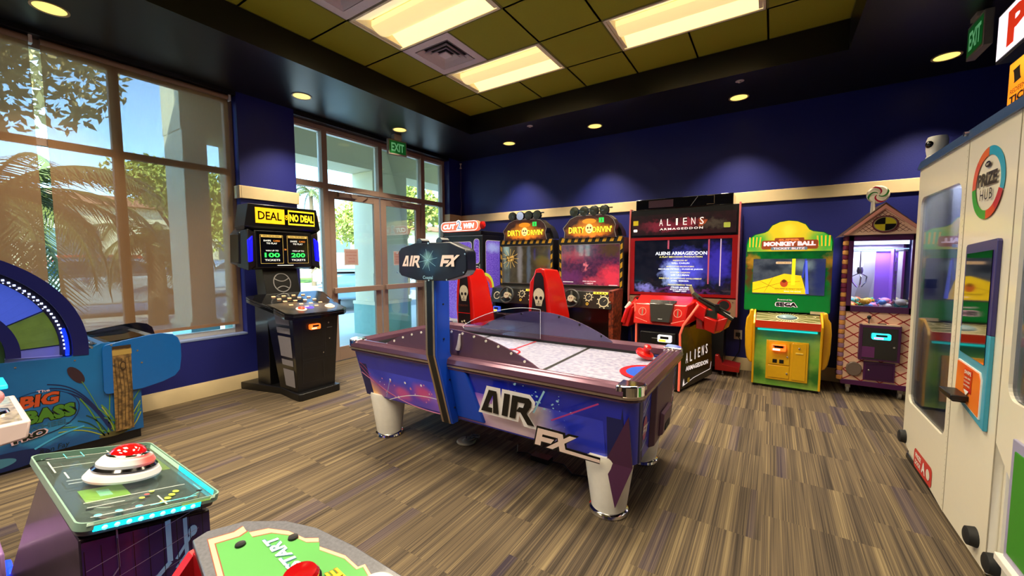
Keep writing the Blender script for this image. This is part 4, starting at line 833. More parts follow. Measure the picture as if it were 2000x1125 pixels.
# ================================================================== FOREGROUND BUTTON PEDESTAL
Fa = thing('button_pedestal', 'clear-topped arcade pedestal with large red dome button and cyan lit edge, lower left', 'arcade pedestal', (-1.255, .248, 0))
circ = blob_mat('circuit_violet_print', '#2a2258', [((.3, 0, .8), (.4, .4, .25), '#43307c', .7)], .3, base2='#1c1c4a', b2scale=10, coat=.3)
darkv = blob_mat('pedestal_dark_gloss', '#3a2c38', [], .3, base2='#2a2028', b2scale=8, coat=.15)
# top plane rises towards -y
def zq(y): return .905 + (.24 + .10 - (y + .24)) * .25 * 1.0 if 0 else .903 + (.345 - (y + .24)) * .24
g = MB(); 
g.hexa([(-1.34, -.112, 0), (.22, -.112, 0), (.22, .095, 0), (-1.25, .095, 0), (-.16, -.104, .896), (.22, -.104, .896), (.22, .095, .846), (-.18, .095, .846)], darkv); body = g.build('body', Fa, bevel=.003)
g = MB(); g.frame((.2225, 0, -.024), (0, 1, 0), Z); g.lift = .003; g.p2([(-.108, .04), (.092, .04), (.092, .868), (-.102, .915)], circ); LT = mat('circuit_line_pale', '#7fa8d8', .3, emit=.15, ecol='#7fa8d8'); LT2 = mat('circuit_line_thin', '#8a86b8', .3); g.up(.001)
g.ln([(-.055, .915), (-.055, .84), (-.085, .80), (-.085, .70)], .0025, LT2); g.ln([(.02, .89), (.02, .80), (-.05, .74), (-.05, .62)], .009, LT); g.ln([(.048, .88), (.048, .80), (.03, .78)], .007, LT); g.ln([(.03, .80), (.06, .84)], .006, LT); g.el(.060, .845, .008, .012, LT, 12)
g.el(-.075, .76, .014, .022, LT, 16); g.ln([(-.075, .76), (-.075, .66)], .006, LT)
for k in range(9): y = -.1 + .022 * k; g.ln([(y, .62), (y, .90)], .0012, BLK)
for k in range(6): z = .64 + .045 * k; g.ln([(-.1, z), (.068, z + .03)], .001, LT2)
g.build('circuit_artwork', body, smooth=False)
g = MB(); g.poly([(-.62, -.1075, .0), (.225, -.1075, .0), (.225, -.1005, .92), (-.20, -.1005, .92)][::-1], darkv) if 0 else None
# connecting plinth with lights
g = MB(); g.box(-1.09, -.98, -.5, -.12, 0, .30, mat('plinth_violet', '#5a3a7a', .3, coat=.3)); g.box(-1.10, -.93, -.5, -.115, .30, .40, mat('plinth_lilac', '#8a68a0', .3)); pl = g.build('plinth', Fa, bevel=.01)
g = MB(); g.tube([(-.985 - .012 * k, -.105, .28 + .008 * math.sin(k)) for k in range(9)], .014, LEDB, 8); g.build('light_rope', pl)
# top slab
S3 = Vector((0, -1, .24)).normalized()
def topM(z=0):
    yv = Vector((0, 1, -.24)).normalized(); zv = Vector((0, .24, 1)).normalized()
    return Matrix(((.93, yv.x, zv.x, 0), (0, yv.y, zv.y, 0), (0, yv.z, zv.z, .894), (0, 0, 0, 1)))
ACR = glass_mat('slab_acrylic', '#e8f4f0', .16, .98)
TM = topM()
g = MB(); g.M = TM; g.prism(rrect(-.245, .252, -.108, .108, .022), 'z', -.012, -.002, mat('slab_underprint', '#5e545a', .6)); g.build('printed_panel', Fa)
g = MB(); g.M = TM; g.prism(rrect(-.25, .257, -.112, .112, .022), 'z', .0, .013, ACR); sl_ = g.build('acrylic_slab', Fa, bevel=.003)
g = MB(); g.M = TM; g.ringprism(rrect(-.2515, .2585, -.1135, .1135, .022), rrect(-.2485, .2555, -.1105, .1105, .021), -.001, .0134, mat('slab_edge_pale', '#7e9a8c', .25, emit=.05)); g.build('slab_rim', sl_)
EC = mat('edge_cyan_glow', '#30f0ff', .3, emit=2.6, ecol='#00d8ff'); EP = mat('edge_pale', '#cfe8d0', .3, emit=.5, ecol='#cfe8c0'); EY = mat('edge_yellow', '#e8f080', .3, emit=1.0, ecol='#e0f060')
g = MB(); g.M = TM; g.box(.2545, .2585, -.09, .075, -.004, .006, EC); g.box(-.0, .22, .110, .114, .0, .010, EC); g.box(.2545, .2585, .04, .092, .006, .012, EY); g.box(-.23, .0, .110, .114, .0, .010, EP); g.box(.2545, .2585, -.1, .10, .008, .0125, EP)
for k in range(9): g.sph((.259, -.075 + .017 * k, .0), .0045, mat('led_cyan_hot', '#b0ffff', .3, emit=5, ecol='#40f0ff'), 8, 4)
g.build('lit_edge', sl_, smooth=False)
g = MB(); g.M = TM; g.frame((0, 0, -.0015), X, (0, 1, 0)); g.lift = .0002
PLN = mat('panel_line_pale', '#d8ccd0', .4); PLC = mat('panel_line_cyan', '#6ac0d0', .3, emit=.3); PLY = mat('panel_yellow', '#d8d850', .3, emit=.5); PLG = mat('panel_green', '#9ab050', .3, emit=.35, vary=.3, scale=50); PLR = mat('panel_red', '#c86060', .3, emit=.3)
g.r2(-.16, -.02, .05, .10, mat('panel_olive', '#8c8a4a', .3, emit=.25, vary=.3, scale=60)); g.r2(.03, .115, -.075, -.005, PLG); g.r2(.05, .09, -.05, -.03, mat('panel_mint', '#a8d8b0', .3, emit=.4, vary=.3, scale=60))
g.r2(-.2, -.10, .088, .093, PLY); 
for k in range(4): g.el(.150 + .017 * k, .062 - .012 * k, .008, .006, PLY, 12)
for k in range(3): g.el(.125 + .016 * k, .025 - .012 * k, .006, .005, PLR if k == 1 else PLY, 10)
for k in range(3): g.el(.205, -.075 + .03 * k, .008, .006, PLC, 12)
g.ln([(.215, .0), (.215, .08)], .005, PLC)
for a_, b_ in (((-.22, -.09), (-.22, .08)), ((-.20, -.09), (-.10, -.09)), ((-.235, .02), (-.18, .02)), ((-.14, -.09), (-.14, -.02)), ((.0, -.085), (.0, -.03)), ((-.02, -.085), (-.02, -.05)), ((.14, -.085), (.14, .08)), ((.17, -.085), (.17, -.03)), ((.18, .02), (.24, .02)), ((.225, -.09), (.225, .03)), ((-.08, -.08), (-.03, -.08))): g.ln([a_, b_], .003, PLN)
g.ln([(-.235, -.06), (-.19, -.06), (-.19, -.03), (-.235, -.03)], .002, PLC); g.ln([(.24, .05), (.21, .09), (.16, .09)], .002, PLC)
for x, y in ((.19, -.085), (.21, .085), (-.21, .09), (-.2, -.09)): g.el(x, y, .006, .006, BLK, 12)
g.build('panel_artwork', sl_, smooth=False)
bw = MB(); bw.M = TM @ Matrix.Translation((.012, .0, .013)); 
RW = blob_mat('glow_ring_print', '#cac4c4', [((.08, -.08, .88), (.07, .06, .2), '#ff4040', .95), ((-.06, .07, .92), (.05, .05, .2), '#ff5a48', .8)], .3, emit=.3, warp=.02)
bw.lathe([(.066, 0), (.068, .005), (.062, .015), (.054, .018)], (0, 0, 0), RW, 48); bb1 = bw.build('lower_glow_ring', Fa)
bw = MB(); bw.M = TM @ Matrix.Translation((.012, .0, .013)); bw.lathe([(.054, .017), (.058, .022), (.053, .027)], (0, 0, 0), BLKG, 48); bw.build('black_ring', Fa)
bw = MB(); bw.M = TM @ Matrix.Translation((.012, .0, .013)); bw.lathe([(.051, .026), (.052, .033), (.045, .043), (.036, .046)], (0, 0, 0), blob_mat('glow_ring_upper', '#cac4c4', [((.05, .05, .93), (.05, .05, .2), '#ff5048', .95)], .3, emit=.3, warp=.02), 48); bw.build('upper_glow_ring', Fa)
bw = MB(); bw.M = TM @ Matrix.Translation((.012, .0, .013)); bw.lathe([(.036, .044), (.038, .049), (.033, .052)], (0, 0, 0), CHR, 40); bw.sph((0, 0, .049), .033, mat('dome_red', '#d01010', .08, emit=.1, ecol='#e00808', coat=1), 32, 10, sz=.62, top=True); bw.build('dome_button', Fa)

# ================================================================== FOREGROUND START / FIRE CONSOLE
Fb = thing('fire_button_console', 'red sided console with green START and FIRE top panel in the bottom foreground', 'arcade console', (-.50, .30, 0))
def zb(y): return .90
out = [(-.355, -.045), (-.362, -.02), (-.335, .032), (-.270, .075), (-.20, .096), (-.10, .105), (.10, .105), (.20, .096), (.27, .075), (.335, .032), (.362, -.02), (.355, -.045), (.20, -.075), (-.20, -.075)]
STAR = mat('panel_grey_speckle', '#5c5c64', .35, vary=.5, scale=160, coat=.2); PGN = mat('panel_green_bright', '#54984f', .3, vary=.15, scale=5, coat=.3); PEA = mat('panel_peach', '#f0b48c', .3); PEAD = mat('panel_brown', '#8a4a3c', .3)
g = MB(); g.prism(out, 'z', .885, .90, STAR); tp = g.build('top_panel', Fb, bevel=.002)
g = MB(); REDP = mat('console_red', '#b01420', .3, coat=.2)
g.prism([(-.34, -.05), (-.34, -.02), (-.31, .025), (-.25, .065), (-.1, .092), (.1, .092), (.25, .065), (.31, .025), (.34, -.02), (.34, -.05)], 'z', .80, .885, REDP); g.build('apron', Fb)
g = MB(); g.hexa([(-.30, -.06, 0), (.30, -.06, 0), (.30, .03, 0), (-.30, .03, 0), (-.28, -.06, .81), (.28, -.06, .81), (.28, .03, .81), (-.28, .03, .81)], BLK)
g.hexa([(-.36, -.30, 0), (-.34, -.30, 0), (-.34, -.05, 0), (-.36, -.05, 0), (-.36, -.30, .60), (-.34, -.30, .60), (-.34, -.05, .88), (-.36, -.05, .88)], REDP); g.build('cabinet', Fb)
g = MB(); g.tube([(-.36, -.04, .87), (-.40, -.06, .78), (-.50, -.09, .66)], .012, REDP, 6); g.build('side_brace', Fb)
g = MB(); g.frame((0, 0, .90), X, (0, 1, 0)); g.lift = .0006
gz = [(-.335, -.03), (-.318, .005), (-.322, .022), (-.295, .018), (-.275, .045), (-.235, .062), (-.19, .068), (-.17, .082), (-.15, .070), (-.09, .082), (-.05, .078), (-.045, .088), (-.02, .080), (.05, .084), (.07, .094), (.09, .082), (.15, .070), (.20, .075), (.235, .058), (.30, .018), (.335, -.03), (.19, -.065), (-.19, -.065)]
def scl(P, k, dy=0): return [(x * k, y * k + dy) for x, y in P]
g.p2(gz, PEAD); g.p2(scl(gz, .988), PEA); g.p2(scl(gz, .925), PEAD); g.p2(scl(gz, .91), PGN); g.up(.0004)
WTX = mat('start_white', '#e4f0e8', .3); GTX = mat('start_outline', '#3c7a8a', .3); YTX = mat('fire_yellow', '#e8c828', .3)
for b_, mm in ((.07, GTX), (.03, WTX)): g.tx('START', -.185, .025, .021, mm, w=.115 if b_ > .05 else .11, bold=b_, rot=PI - .10, shear=.25)
for b_, mm in ((.07, mat('fire_outline', '#8a6a10', .3)), (.03, YTX)): g.tx('FIRE', -.035, .042, .019, mm, w=.085 if b_ > .05 else .08, bold=b_, rot=PI - .10, shear=.2)
g.build('panel_print', tp, smooth=False)
for x, y in ((-.265, -.005), (-.205, .055)): g = MB(); g.lathe([(.009, .9005), (.008, .9055), (.004, .905)], (x, y, 0), BLK, 16); g.build('panel_screw', tp)
g = MB(); g.lathe([(.030, .90), (.030, .912), (.027, .915)], (-.088, .004, 0), BLK, 32); fb_ = g.build('fire_button', Fb)
g = MB(); g.lathe([(.027, .912), (.027, .920), (.023, .925), (.001, .927)], (-.088, .004, 0), mat('button_red_lit', '#8c080c', .12, emit=.08, ecol='#ff1010', coat=.8), 32); g.build('button_cap', fb_)
g = MB(); g.lathe([(.028, .90), (.028, .918), (.022, .922), (.001, .923)], (.025, .055, 0), mat('button_pale', '#d8cfc8', .2, coat=.5), 28); g.build('small_button', Fb)

# ================================================================== PRIZE HUB (faces -x)
H = thing('prize_locker_machine', 'tall cream PRIZE HUB prize machine with glass doors along the right edge', 'prize machine', (.82, 3.0, 0), -PI / 2)
CRM = mat('hub_cream', '#e9e1cc', .28, coat=.3, vary=.02); SEAM = mat('hub_seam', '#a89f8c', .5)
def panel_with_hole(g, x0, x1, z0, z1, hole, y0, y1, m):
    n = len(hole); cx = sum(p[0] for p in hole) / n; cz = sum(p[1] for p in hole) / n
    def outp(p):
        dx, dz = p[0] - cx, p[1] - cz; k = min([abs((x1 - cx) / dx) if dx > 1e-6 else 1e9, abs((x0 - cx) / dx) if dx < -1e-6 else 1e9, abs((z1 - cz) / dz) if dz > 1e-6 else 1e9, abs((z0 - cz) / dz) if dz < -1e-6 else 1e9]); return (cx + dx * k, cz + dz * k)
    H_ = sorted(hole, key=lambda p: math.atan2(p[1] - cz, p[0] - cx)); O = [outp(p) for p in H_]
    # insert corners
    R = []
    for i in range(n):
        a, b = H_[i], H_[(i + 1) % n]; oa, ob = O[i], O[(i + 1) % n]; R.append([a, oa, ob, b])
        if abs(oa[0] - ob[0]) > 1e-5 and abs(oa[1] - ob[1]) > 1e-5:
            c = (x1 if max(oa[0], ob[0]) > x1 - 1e-4 else x0, z1 if max(oa[1], ob[1]) > z1 - 1e-4 else z0); R[-1] = [a, oa, c, ob, b]
    for q in R: g.prism(q, 'y', y0, y1, m)
zt_ = 2.0
# shells of the three sections
HW = glass_mat('hub_glass', '#e8ecf4', .9, .9); WIN = mat('hub_interior', '#b4b8d0', .4)
for sx0, sx1, hole, nm in ((-.81, -.003, rrect(-.745, -.06, .42, 1.80, .06, 6), 'left_door'), (.513, 1.32, rrect(.575, 1.26, .83, 1.80, .06, 6), 'right_door')):
    g = MB(); panel_with_hole(g, sx0, sx1, .03, zt_, hole, 0, .03, CRM); dr = g.build(nm, H, smooth=False)
    g = MB(); g.prism(hole, 'y', .012, .017, HW); g.build('glass_window', dr)
    g = MB(); g.box(sx0, sx0 + .02, .03, .85, .03, zt_, CRM); g.box(sx1 - .02, sx1, .03, .85, .03, zt_, WIN); g.box(sx0, sx1, .83, .85, .03, zt_, WIN); g.box(sx0, sx1, .03, .85, .03, .05, CRM); g.box(sx0, sx1, .03, .85, zt_ - .02, zt_, CRM); g.build('cabinet_shell', H, smooth=False)
    g = MB()
    for z in (.55, .86, 1.17, 1.48): g.box(sx0 + .03, sx1 - .03, .3, .80, z, z + .012, mat('shelf_lilac', '#9a9cc0', .3))
    g.box(sx0 + .10, sx0 + .16, .12, .2, .3, 1.9, mat('rail_white', '#d8d8e4', .4)); g.box(sx0 + .02, sx0 + .06, .04, .10, 1.20, 1.26, BLK); g.build('inner_shelves', H)
    g = MB(); g.box(sx0 + .04, sx1 - .04, .04, .07, 1.93, 1.96, mat('hub_lamp_white', '#eef2ff', .3, emit=3)); g.build('inner_lamp', H)
    la = bpy.data.lights.new('cabinet_light', 'AREA'); la.shape = 'RECTANGLE'; la.size = .6; la.size_y = .1; la.energy = 9; la.color = (.85, .9, 1); lo = bpy.data.objects.new('lamp_light', la); COL.objects.link(lo); lo.parent = H; lo.location = ((sx0 + sx1) / 2, .14, 1.9); lo.rotation_euler = (.35, 0, 0)
g = MB(); g.box(0, .51, 0, .85, .03, zt_, CRM); cc = g.build('centre_column', H, bevel=.003)
g = MB(); g.frame((0, 0, 0), X, Z); g.lift = .001; g.ln([(0.0, .03), (0.0, zt_)], .006, SEAM); g.ln([(.51, .03), (.51, zt_)], .006, SEAM)
for k in range(60): g.el(-.012, .06 + .032 * k, .0025, .005, SEAM, 6); g.lift = .002
g.build('seam', cc, smooth=False)
g = MB(); g.box(-.80, 1.31, .02, .83, 0, .03, BLK); g.build('plinth', H)
TRB = mat('hub_trim_blue', '#4c6590', .3, .3)
g = MB(); g.prism([(-.012, zt_ - .005), (-.012, zt_ + .015), (.0, zt_ + .05), (.85, zt_ + .05), (.85, zt_ - .0)], 'x', -.815, 1.325, TRB); g.lathe([(.012, -.018), (.012, 0)], (.0, -.006, zt_ + .03), SCRW, 12, 'y'); g.build('top_trim', H)
# emblem
g = MB(); g.frame((.25, 0, 1.745), X, Z); g.lift = .003; r0, r1 = .125, .165
seg = [(-.30, 1.62, '#30a0c0'), (1.62, 2.35, '#e06a28'), (2.35, 3.25, '#d85038'), (3.25, 4.75, '#38a038'), (4.75, 5.35, '#d84a28'), (5.35, 5.983, '#c03038')]
for a_, b_, c in seg: g.ring(0, 0, r0, r1, mat('emblem' + c.strip('#'), c, .3), a_, b_, 14)
g.tx('PRIZE', 0, .018, .060, TXB, w=.20, bold=.05); g.tx('HUB', 0, -.052, .050, TXB, w=.125, bold=.0, space=1.1); g.el(0, .085, .028, .014, TXB, 18); g.tx('BAY', 0, .085, .010, CRM, w=.03); g.build('emblem', cc, smooth=False)
# touch screen and swipe panel
FRP = mat('hub_violet_frame', '#3a3470', .3); FRT = mat('hub_teal_frame', '#3a9ab8', .3)
g = MB(); g.prism([(.11, .70), (.435, .635), (.435, 1.06), (.11, 1.06)], 'y', -.016, 0, FRT); g.prism([(.11, 1.06), (.435, 1.06), (.435, 1.475), (.425, 1.485), (.12, 1.465), (.11, 1.455)], 'y', -.016, 0, FRP); fp = g.build('kiosk_frame', H, bevel=.003)
g = MB(); g.prism([(.135, .94), (.405, .925), (.405, 1.435), (.135, 1.42)], 'y', -.019, -.012, mat('kiosk_screen', '#07080a', .06, coat=1, spec=1)); g.build('touch_screen', fp)
g = MB(); g.prism([(.125, .725), (.40, .675), (.40, .855), (.38, .885), (.135, .90)], 'y', -.021, -.015, WHT); g.build('swipe_border', fp)
g = MB(); g.prism([(.13, .732), (.395, .684), (.395, .852), (.377, .88), (.138, .893)], 'y', -.024, -.02, blob_mat('swipe_orange', '#e87828', [((.26, 0, .9), (.2, .3, .12), '#d84020', .8)], .3)); sw = g.build('swipe_panel', fp)
g = MB(); g.frame((.275, -.024, .82), X, Z); g.r2(-.045, .045, -.055, .055, RED); g.up(.001); g.tx('SWIPE', 0, .038, .018, WHT, w=.075, bold=.02)
for k, t_ in enumerate(('CARD HERE', 'TO START', 'SHOPPING')): g.tx(t_, 0, .012 - .018 * k, .009, WHT, w=.07, bold=.01)
g.p2([(-.03, -.045), (.03, -.045), (0, -.07)], WHT); g.build('swipe_print', sw, smooth=False)
g = MB(); g.box(.14, .30, -.085, -.022, .725, .75, BLK); g.box(.14, .27, -.07, -.022, .71, .725, BLK); g.build('card_reader', fp, bevel=.004)
# door label
g = MB(); g.frame((-.36, 0, .118), X, Z); g.lift = .002; g.rr(-.17, .17, -.06, .06, .03, mat('door_red', '#c8302c', .3)); g.tx('PRIZE', -.085, .022, .03, WHT, w=.11, bold=.03); g.tx('DOOR', -.085, -.022, .03, WHT, w=.11, bold=.03); g.tx('A', .025, 0, .07, WHT, w=.07, bold=.04); g.ring(.11, 0, .026, .032, WHT); g.el(.11, 0, .026, .026, CRM); g.build('door_label', H, smooth=False)
for x, z in ((-.755, .16), (.40, .13), (.60, .13), (1.2, .13)):
    g = MB(); g.lathe([(.03, -.035), (.04, -.03), (.045, -.0)], (x, 0, z), BLKM, 20, 'y'); g.build('rubber_bumper', H)
g = MB(); g.box(.68, 1.15, -.012, .0, .22, .70, mat('bin_frame_lilac', '#9c98b8', .3)); g.box(.71, 1.12, -.016, -.01, .25, .66, mat('bin_green', '#2f8a1c', .3)); g.box(.66, 1.17, -.03, 0, .19, .22, WHT); g.build('collection_hatch', H, bevel=.004)
for k, (x, z, c) in enumerate(((-.6, .562, '#c84a3a'), (-.38, .562, '#3a8ac8'), (-.2, .562, '#d8b83a'), (-.55, .872, '#6a4ac8'), (-.3, .872, '#48a858'), (-.5, 1.182, '#c86a9a'), (-.24, 1.182, '#e0d0b0'), (-.45, 1.492, '#4a6ad0'))):
    g = MB(); g.prism(rrect(-.05, .05, 0, .15, .015), 'y', -.04, .04, mat('toy_box' + c.strip('#'), c, .4)); g.frame((0, -.041, .09), X, Z); g.el(0, 0, .028, .028, WHT); o = g.build('prize_box', bevel=.004)
    o.location = (.82 + .5, 3.0 - x, z); o.rotation_euler = (0, 0, -PI / 2); tag(o, '%s boxed prize on the %s shelf behind the prize machine glass' % (('red', 'light blue', 'yellow', 'violet', 'green', 'pink', 'cream', 'blue')[k], ('bottom', 'bottom', 'bottom', 'second', 'second', 'third', 'third', 'top')[k]), 'prize box', 'boxed prizes inside the prize machine')
# security camera, signs on top
sc = thing('security_camera', 'small white security camera on the far top corner of the prize machine', 'security camera', (.875, 3.74, 2.05))
g = MB(); g.lathe([(.05, 0), (.05, .01), (.045, .02), (.052, .06), (.052, .12), (.045, .14), (.001, .145)], (0, 0, 0), WHT, 28); g.build('body', sc)
g = MB(); g.sph((-.035, -.02, .09), .026, BLKG, 16, 8); g.build('lens', sc)
ts = thing('ticket_sign', 'orange lit REDEEM YOUR TICKETS sign standing on the prize machine', 'sign', (.86, 2.42, 2.052), -PI / 2)
g = MB(); g.box(-.34, .5, 0, .10, 0, .21, BLK); g.build('housing', ts, bevel=.003)
tm = blob_mat('ticket_sign_print', '#ff8a18', [((.0, -.05, .20), (.5, .3, .14), '#ffc030', .9)], .4, emit=1.0, warp=.02)
g = MB(); g.frame((.08, 0, .105), X, Z); g.lift = .002; g.r2(-.415, .415, -.098, .098, tm); g.up(.001); TKB = mat('ticket_black', '#1a1408', .5)
g.p2([(-.34 + u * .05 - v * .008, .035 + v * .03 + u * .004) for u, v in ((-.6, -1), (.6, -1), (.5, -.6), (.5, .6), (.6, 1), (-.6, 1), (-.5, .6), (-.5, -.6))], TKB)
g.tx('REDEEM YOUR', -.27, -.028, .020, TKB, w=.24, bold=.0); g.tx('TICKETS!', -.24, -.065, .034, TKB, w=.30, bold=.04); g.build('sign_face', ts, smooth=False)
pz = thing('hanging_prize_sign', 'white lit hanging sign with big red letters at the top right corner', 'sign', (.90, 2.55, 2.36), -PI / 2)
g = MB(); g.box(-.50, .75, 0, .14, 0, .235, BLK); g.build('housing', pz, bevel=.004)
g = MB(); g.frame((.125, 0, .118), X, Z); g.lift = .002; g.r2(-.615, .615, -.105, .105, mat('sign_white_lit', '#f4ecf4', .4, emit=1.1, ecol='#efe4f0')); g.up(.001); g.tx('PRIZES', .0, .0, .165, mat('sign_red_lit', '#e03818', .4, emit=.6, ecol='#e03010'), w=1.02, bold=.05); g.build('sign_face', pz, smooth=False)
g = MB()
for x in (-.4, .6): g.tube([(x, .07, .235), (x, .07, .848)], .006, BLK, 6)
g.build('hanger_rod', pz)
# ================================================================== CANDY HOUSE CLAW MACHINE
K = thing('claw_machine', 'gingerbread house claw machine with lollipop on its roof', 'claw machine', (.905, 5.30, 0))
KP = mat('claw_purple', '#4e1452', .3, coat=.2); PKW = mat('wafer_pink', '#ffd4b8', .5, vary=.05); LAT = mat('lattice_red', '#b01420', .4)
hw, dp = .255, .42
g = MB(); g.box(-hw, hw, 0, dp, .12, .87, PKW); lb = g.build('lower_cabinet', K, bevel=.003)
g = MB(); g.frame((0, 0, 0), X, Z); g.lift = .001
st = .145
def clipseg(p, q, x0, x1, z0, z1):
    (ax, ay), (bx, by) = p, q; dx, dy = bx - ax, by - ay; t0, t1 = 0, 1
    for pp, qq in ((-dx, ax - x0), (dx, x1 - ax), (-dy, ay - z0), (dy, z1 - ay)):
        if abs(pp) < 1e-9:
            if qq < 0: return None
            continue
        r = qq / pp
        if pp < 0: t0 = max(t0, r)
        else: t1 = min(t1, r)
    return ((ax + dx * t0, ay + dy * t0), (ax + dx * t1, ay + dy * t1)) if t1 > t0 else None
def lattice(g, x0, x1, z0, z1, st, sl, w, m):
    for k in range(-30, 30):
        for s in (1, -1):
            c = clipseg((x0 - 1, z0 + k * st - s * sl), (x0 + 2, z0 + k * st + 2 * s * sl), x0, x1, z0, z1)
            if c: g.ln(c, w, m); g.lift = .001 + .0006 * (s + 1)
lattice(g, -hw + .005, hw - .005, .15, .87, .105, .72, .009, LAT); g.build('lattice', lb, smooth=False)
g = MB(); g.box(-hw - .01, hw + .01, -.012, dp, .10, .15, KP); g.build('base_trim', K, bevel=.003)
for x in (-.20, .20):
    for y in (.05, .36):
        g = MB(); g.lathe([(.038, -.013), (.04, 0), (.038, .013)], (x, y, .04), mat('caster_grey', '#8a8680', .4), 20, 'x'); g.box(x - .022, x + .022, y - .03, y + .03, .06, .10, STL); g.build('caster', K, bevel=.002)
# glass box frame
g = MB(); fw = .04
for x0, x1, z0, z1 in ((-hw, -hw + fw, .86, 1.63), (hw - fw, hw, .86, 1.63), (-hw, hw, .86, .92), (-hw, hw, 1.575, 1.635)): g.box(x0, x1, -.012, .03, z0, z1, KP)
g.box(-hw, -hw + .02, dp - .02, dp, .86, 1.63, KP); g.box(hw - .02, hw, dp - .02, dp, .86, 1.63, KP); g.box(-hw, hw, dp - .012, dp, .86, 1.63, mat('claw_back_panel', '#b0aab4', .3)); g.box(-hw, hw, 0, dp, 1.60, 1.635, KP)
g.build('window_frame', K, bevel=.003)
g = MB(); g.box(-hw + fw, hw - fw, .0, .005, .92, 1.575, glass_mat('claw_glass', '#f2f4ff', .6, .95)); g.box(-hw, -hw + .005, .03, dp - .02, .88, 1.6, glass_mat('claw_glass', '#f2f4ff', .6, .95)); g.build('glass_window', K)
g = MB(); LB2 = mat('claw_light_bar', '#f0fcff', .3, emit=3.0, ecol='#dff4ff'); g.box(-hw + .05, hw - .05, .05, .08, 1.54, 1.575, LB2); g.box(-hw + .05, hw - .05, .05, .07, 1.49, 1.50, mat('claw_light_dim', '#b8e0f0', .3, emit=1.2)); li = g.build('light_bar', K)
la = bpy.data.lights.new('claw_light', 'AREA'); la.size = .3; la.energy = 9; la.color = (.9, .95, 1); lo = bpy.data.objects.new('lamp_light', la); COL.objects.link(lo); lo.parent = K; lo.location = (0, .2, 1.53)
g = MB(); g.box(-.01, .16, .20, .21, .93, 1.5, mat('chute_violet', '#8a5ac0', .25, emit=.15)); g.box(.10, .11, .06, .21, .93, 1.5, mat('chute_violet', '#8a5ac0')); g.hexa([(-.16, .28, .92), (-.05, .28, .92), (-.05, .29, .92), (-.16, .29, .92), (-.07, .28, 1.45), (.04, .28, 1.45), (.04, .29, 1.45), (-.07, .29, 1.45)], mat('claw_panel_grey', '#98949a', .3)); g.build('prize_chute', K)
g = MB(); g.box(-hw + .03, hw - .03, .18, .20, 1.47, 1.485, STL); g.tube([(-.13, .19, 1.47), (-.13, .19, 1.30)], .006, STL); g.lathe([(.02, 1.24), (.028, 1.27), (.02, 1.31)], (-.13, .19, 0), STL, 16)
for k in range(3): t = 2.1 * k + .5; g.tube([(-.13, .19, 1.25), (-.13 + .07 * math.cos(t), .19 + .07 * math.sin(t), 1.21), (-.13 + .06 * math.cos(t), .19 + .06 * math.sin(t), 1.15), (-.13 + .02 * math.cos(t), .19 + .02 * math.sin(t), 1.10)], .006, CHR)
g.build('claw', K)
g = MB(); g.box(-hw + .02, hw - .02, .01, dp - .02, .86, .885, WHT); g.build('prize_bed', K)
g = MB(); 
for k in range(13): g.tube([(.125 + .008 * math.sin(k * 2), .12, .93 + .045 * k), (.125 + .008 * math.sin(k * 2 + 1), .12, .96 + .045 * k)], .007, mat('bead_silver', '#c8c0d8', .2, .5), 6)
g.build('bead_column', K)
rnd = random.Random(8); cols = [('yellow', '#f0b828'), ('pink', '#e88aa0'), ('teal', '#58b8b0'), ('green', '#4a9a50'), ('white', '#e8e0d4'), ('orange', '#e87838'), ('blue', '#5a8ad0'), ('cream', '#e0d0a0')]
for k in range(40):
    nm, c = cols[k % 8]; x = -.20 + .40 * ((k * 5) % 13) / 12.; y = .05 + .045 * (k % 6); r = rnd.uniform(.032, .044)
    g = MB(); mm = mat('candy_' + nm, c, .35); g.sph((0, 0, 0), r, mm, 12, 8, sz=.8); g.lathe([(.002, -r * 1.5), (r * .4, -r * 1.45), (r * .1, -r * .85)], (0, 0, 0), mm, 8, 'x'); g.lathe([(r * .1, r * .85), (r * .4, r * 1.45), (.002, r * 1.5)], (0, 0, 0), mm, 8, 'x')
    o = g.build('wrapped_candy'); o.location = (.905 + x, 5.30 + y, .885 + r * .8 + (.05 if k >= 22 else 0)); o.rotation_euler = (0, rnd.uniform(-.3, .3), rnd.uniform(0, 3)); tag(o, nm + ' wrapped candy prize heaped behind the claw machine glass', 'candy', nm + ' candies in the claw machine')
# roof, emblem, lollipop
g = MB(); g.prism([(-hw - .05, 1.635), (hw + .05, 1.635), (.0, 1.94)], 'y', -.03, dp, PKW); rf = g.build('roof', K)
g = MB()
for s in (-1, 1): g.hexa([(s * (hw + .07), -.045, 1.625), (s * (hw + .07), dp, 1.625), (0, dp, 1.945), (0, -.045, 1.945), (s * (hw + .055), -.045, 1.655 - .012), (s * (hw + .055), dp, 1.643), (0, dp, 1.925), (0, -.045, 1.925)], mat('roof_brown', '#4a3328', .5))
for s in (-1, 1): g.hexa([(s * (hw + .055), -.05, 1.640), (s * (hw + .055), -.028, 1.640), (0, -.028, 1.925), (0, -.05, 1.925), (s * (hw + .02), -.05, 1.638), (s * (hw + .02), -.028, 1.638), (0, -.028, 1.885), (0, -.05, 1.885)], mat('icing_pink', '#e8a090', .4))
g.build('roof_edge', rf)
g = MB(); g.frame((0, -.03, 0), X, Z); g.lift = .001
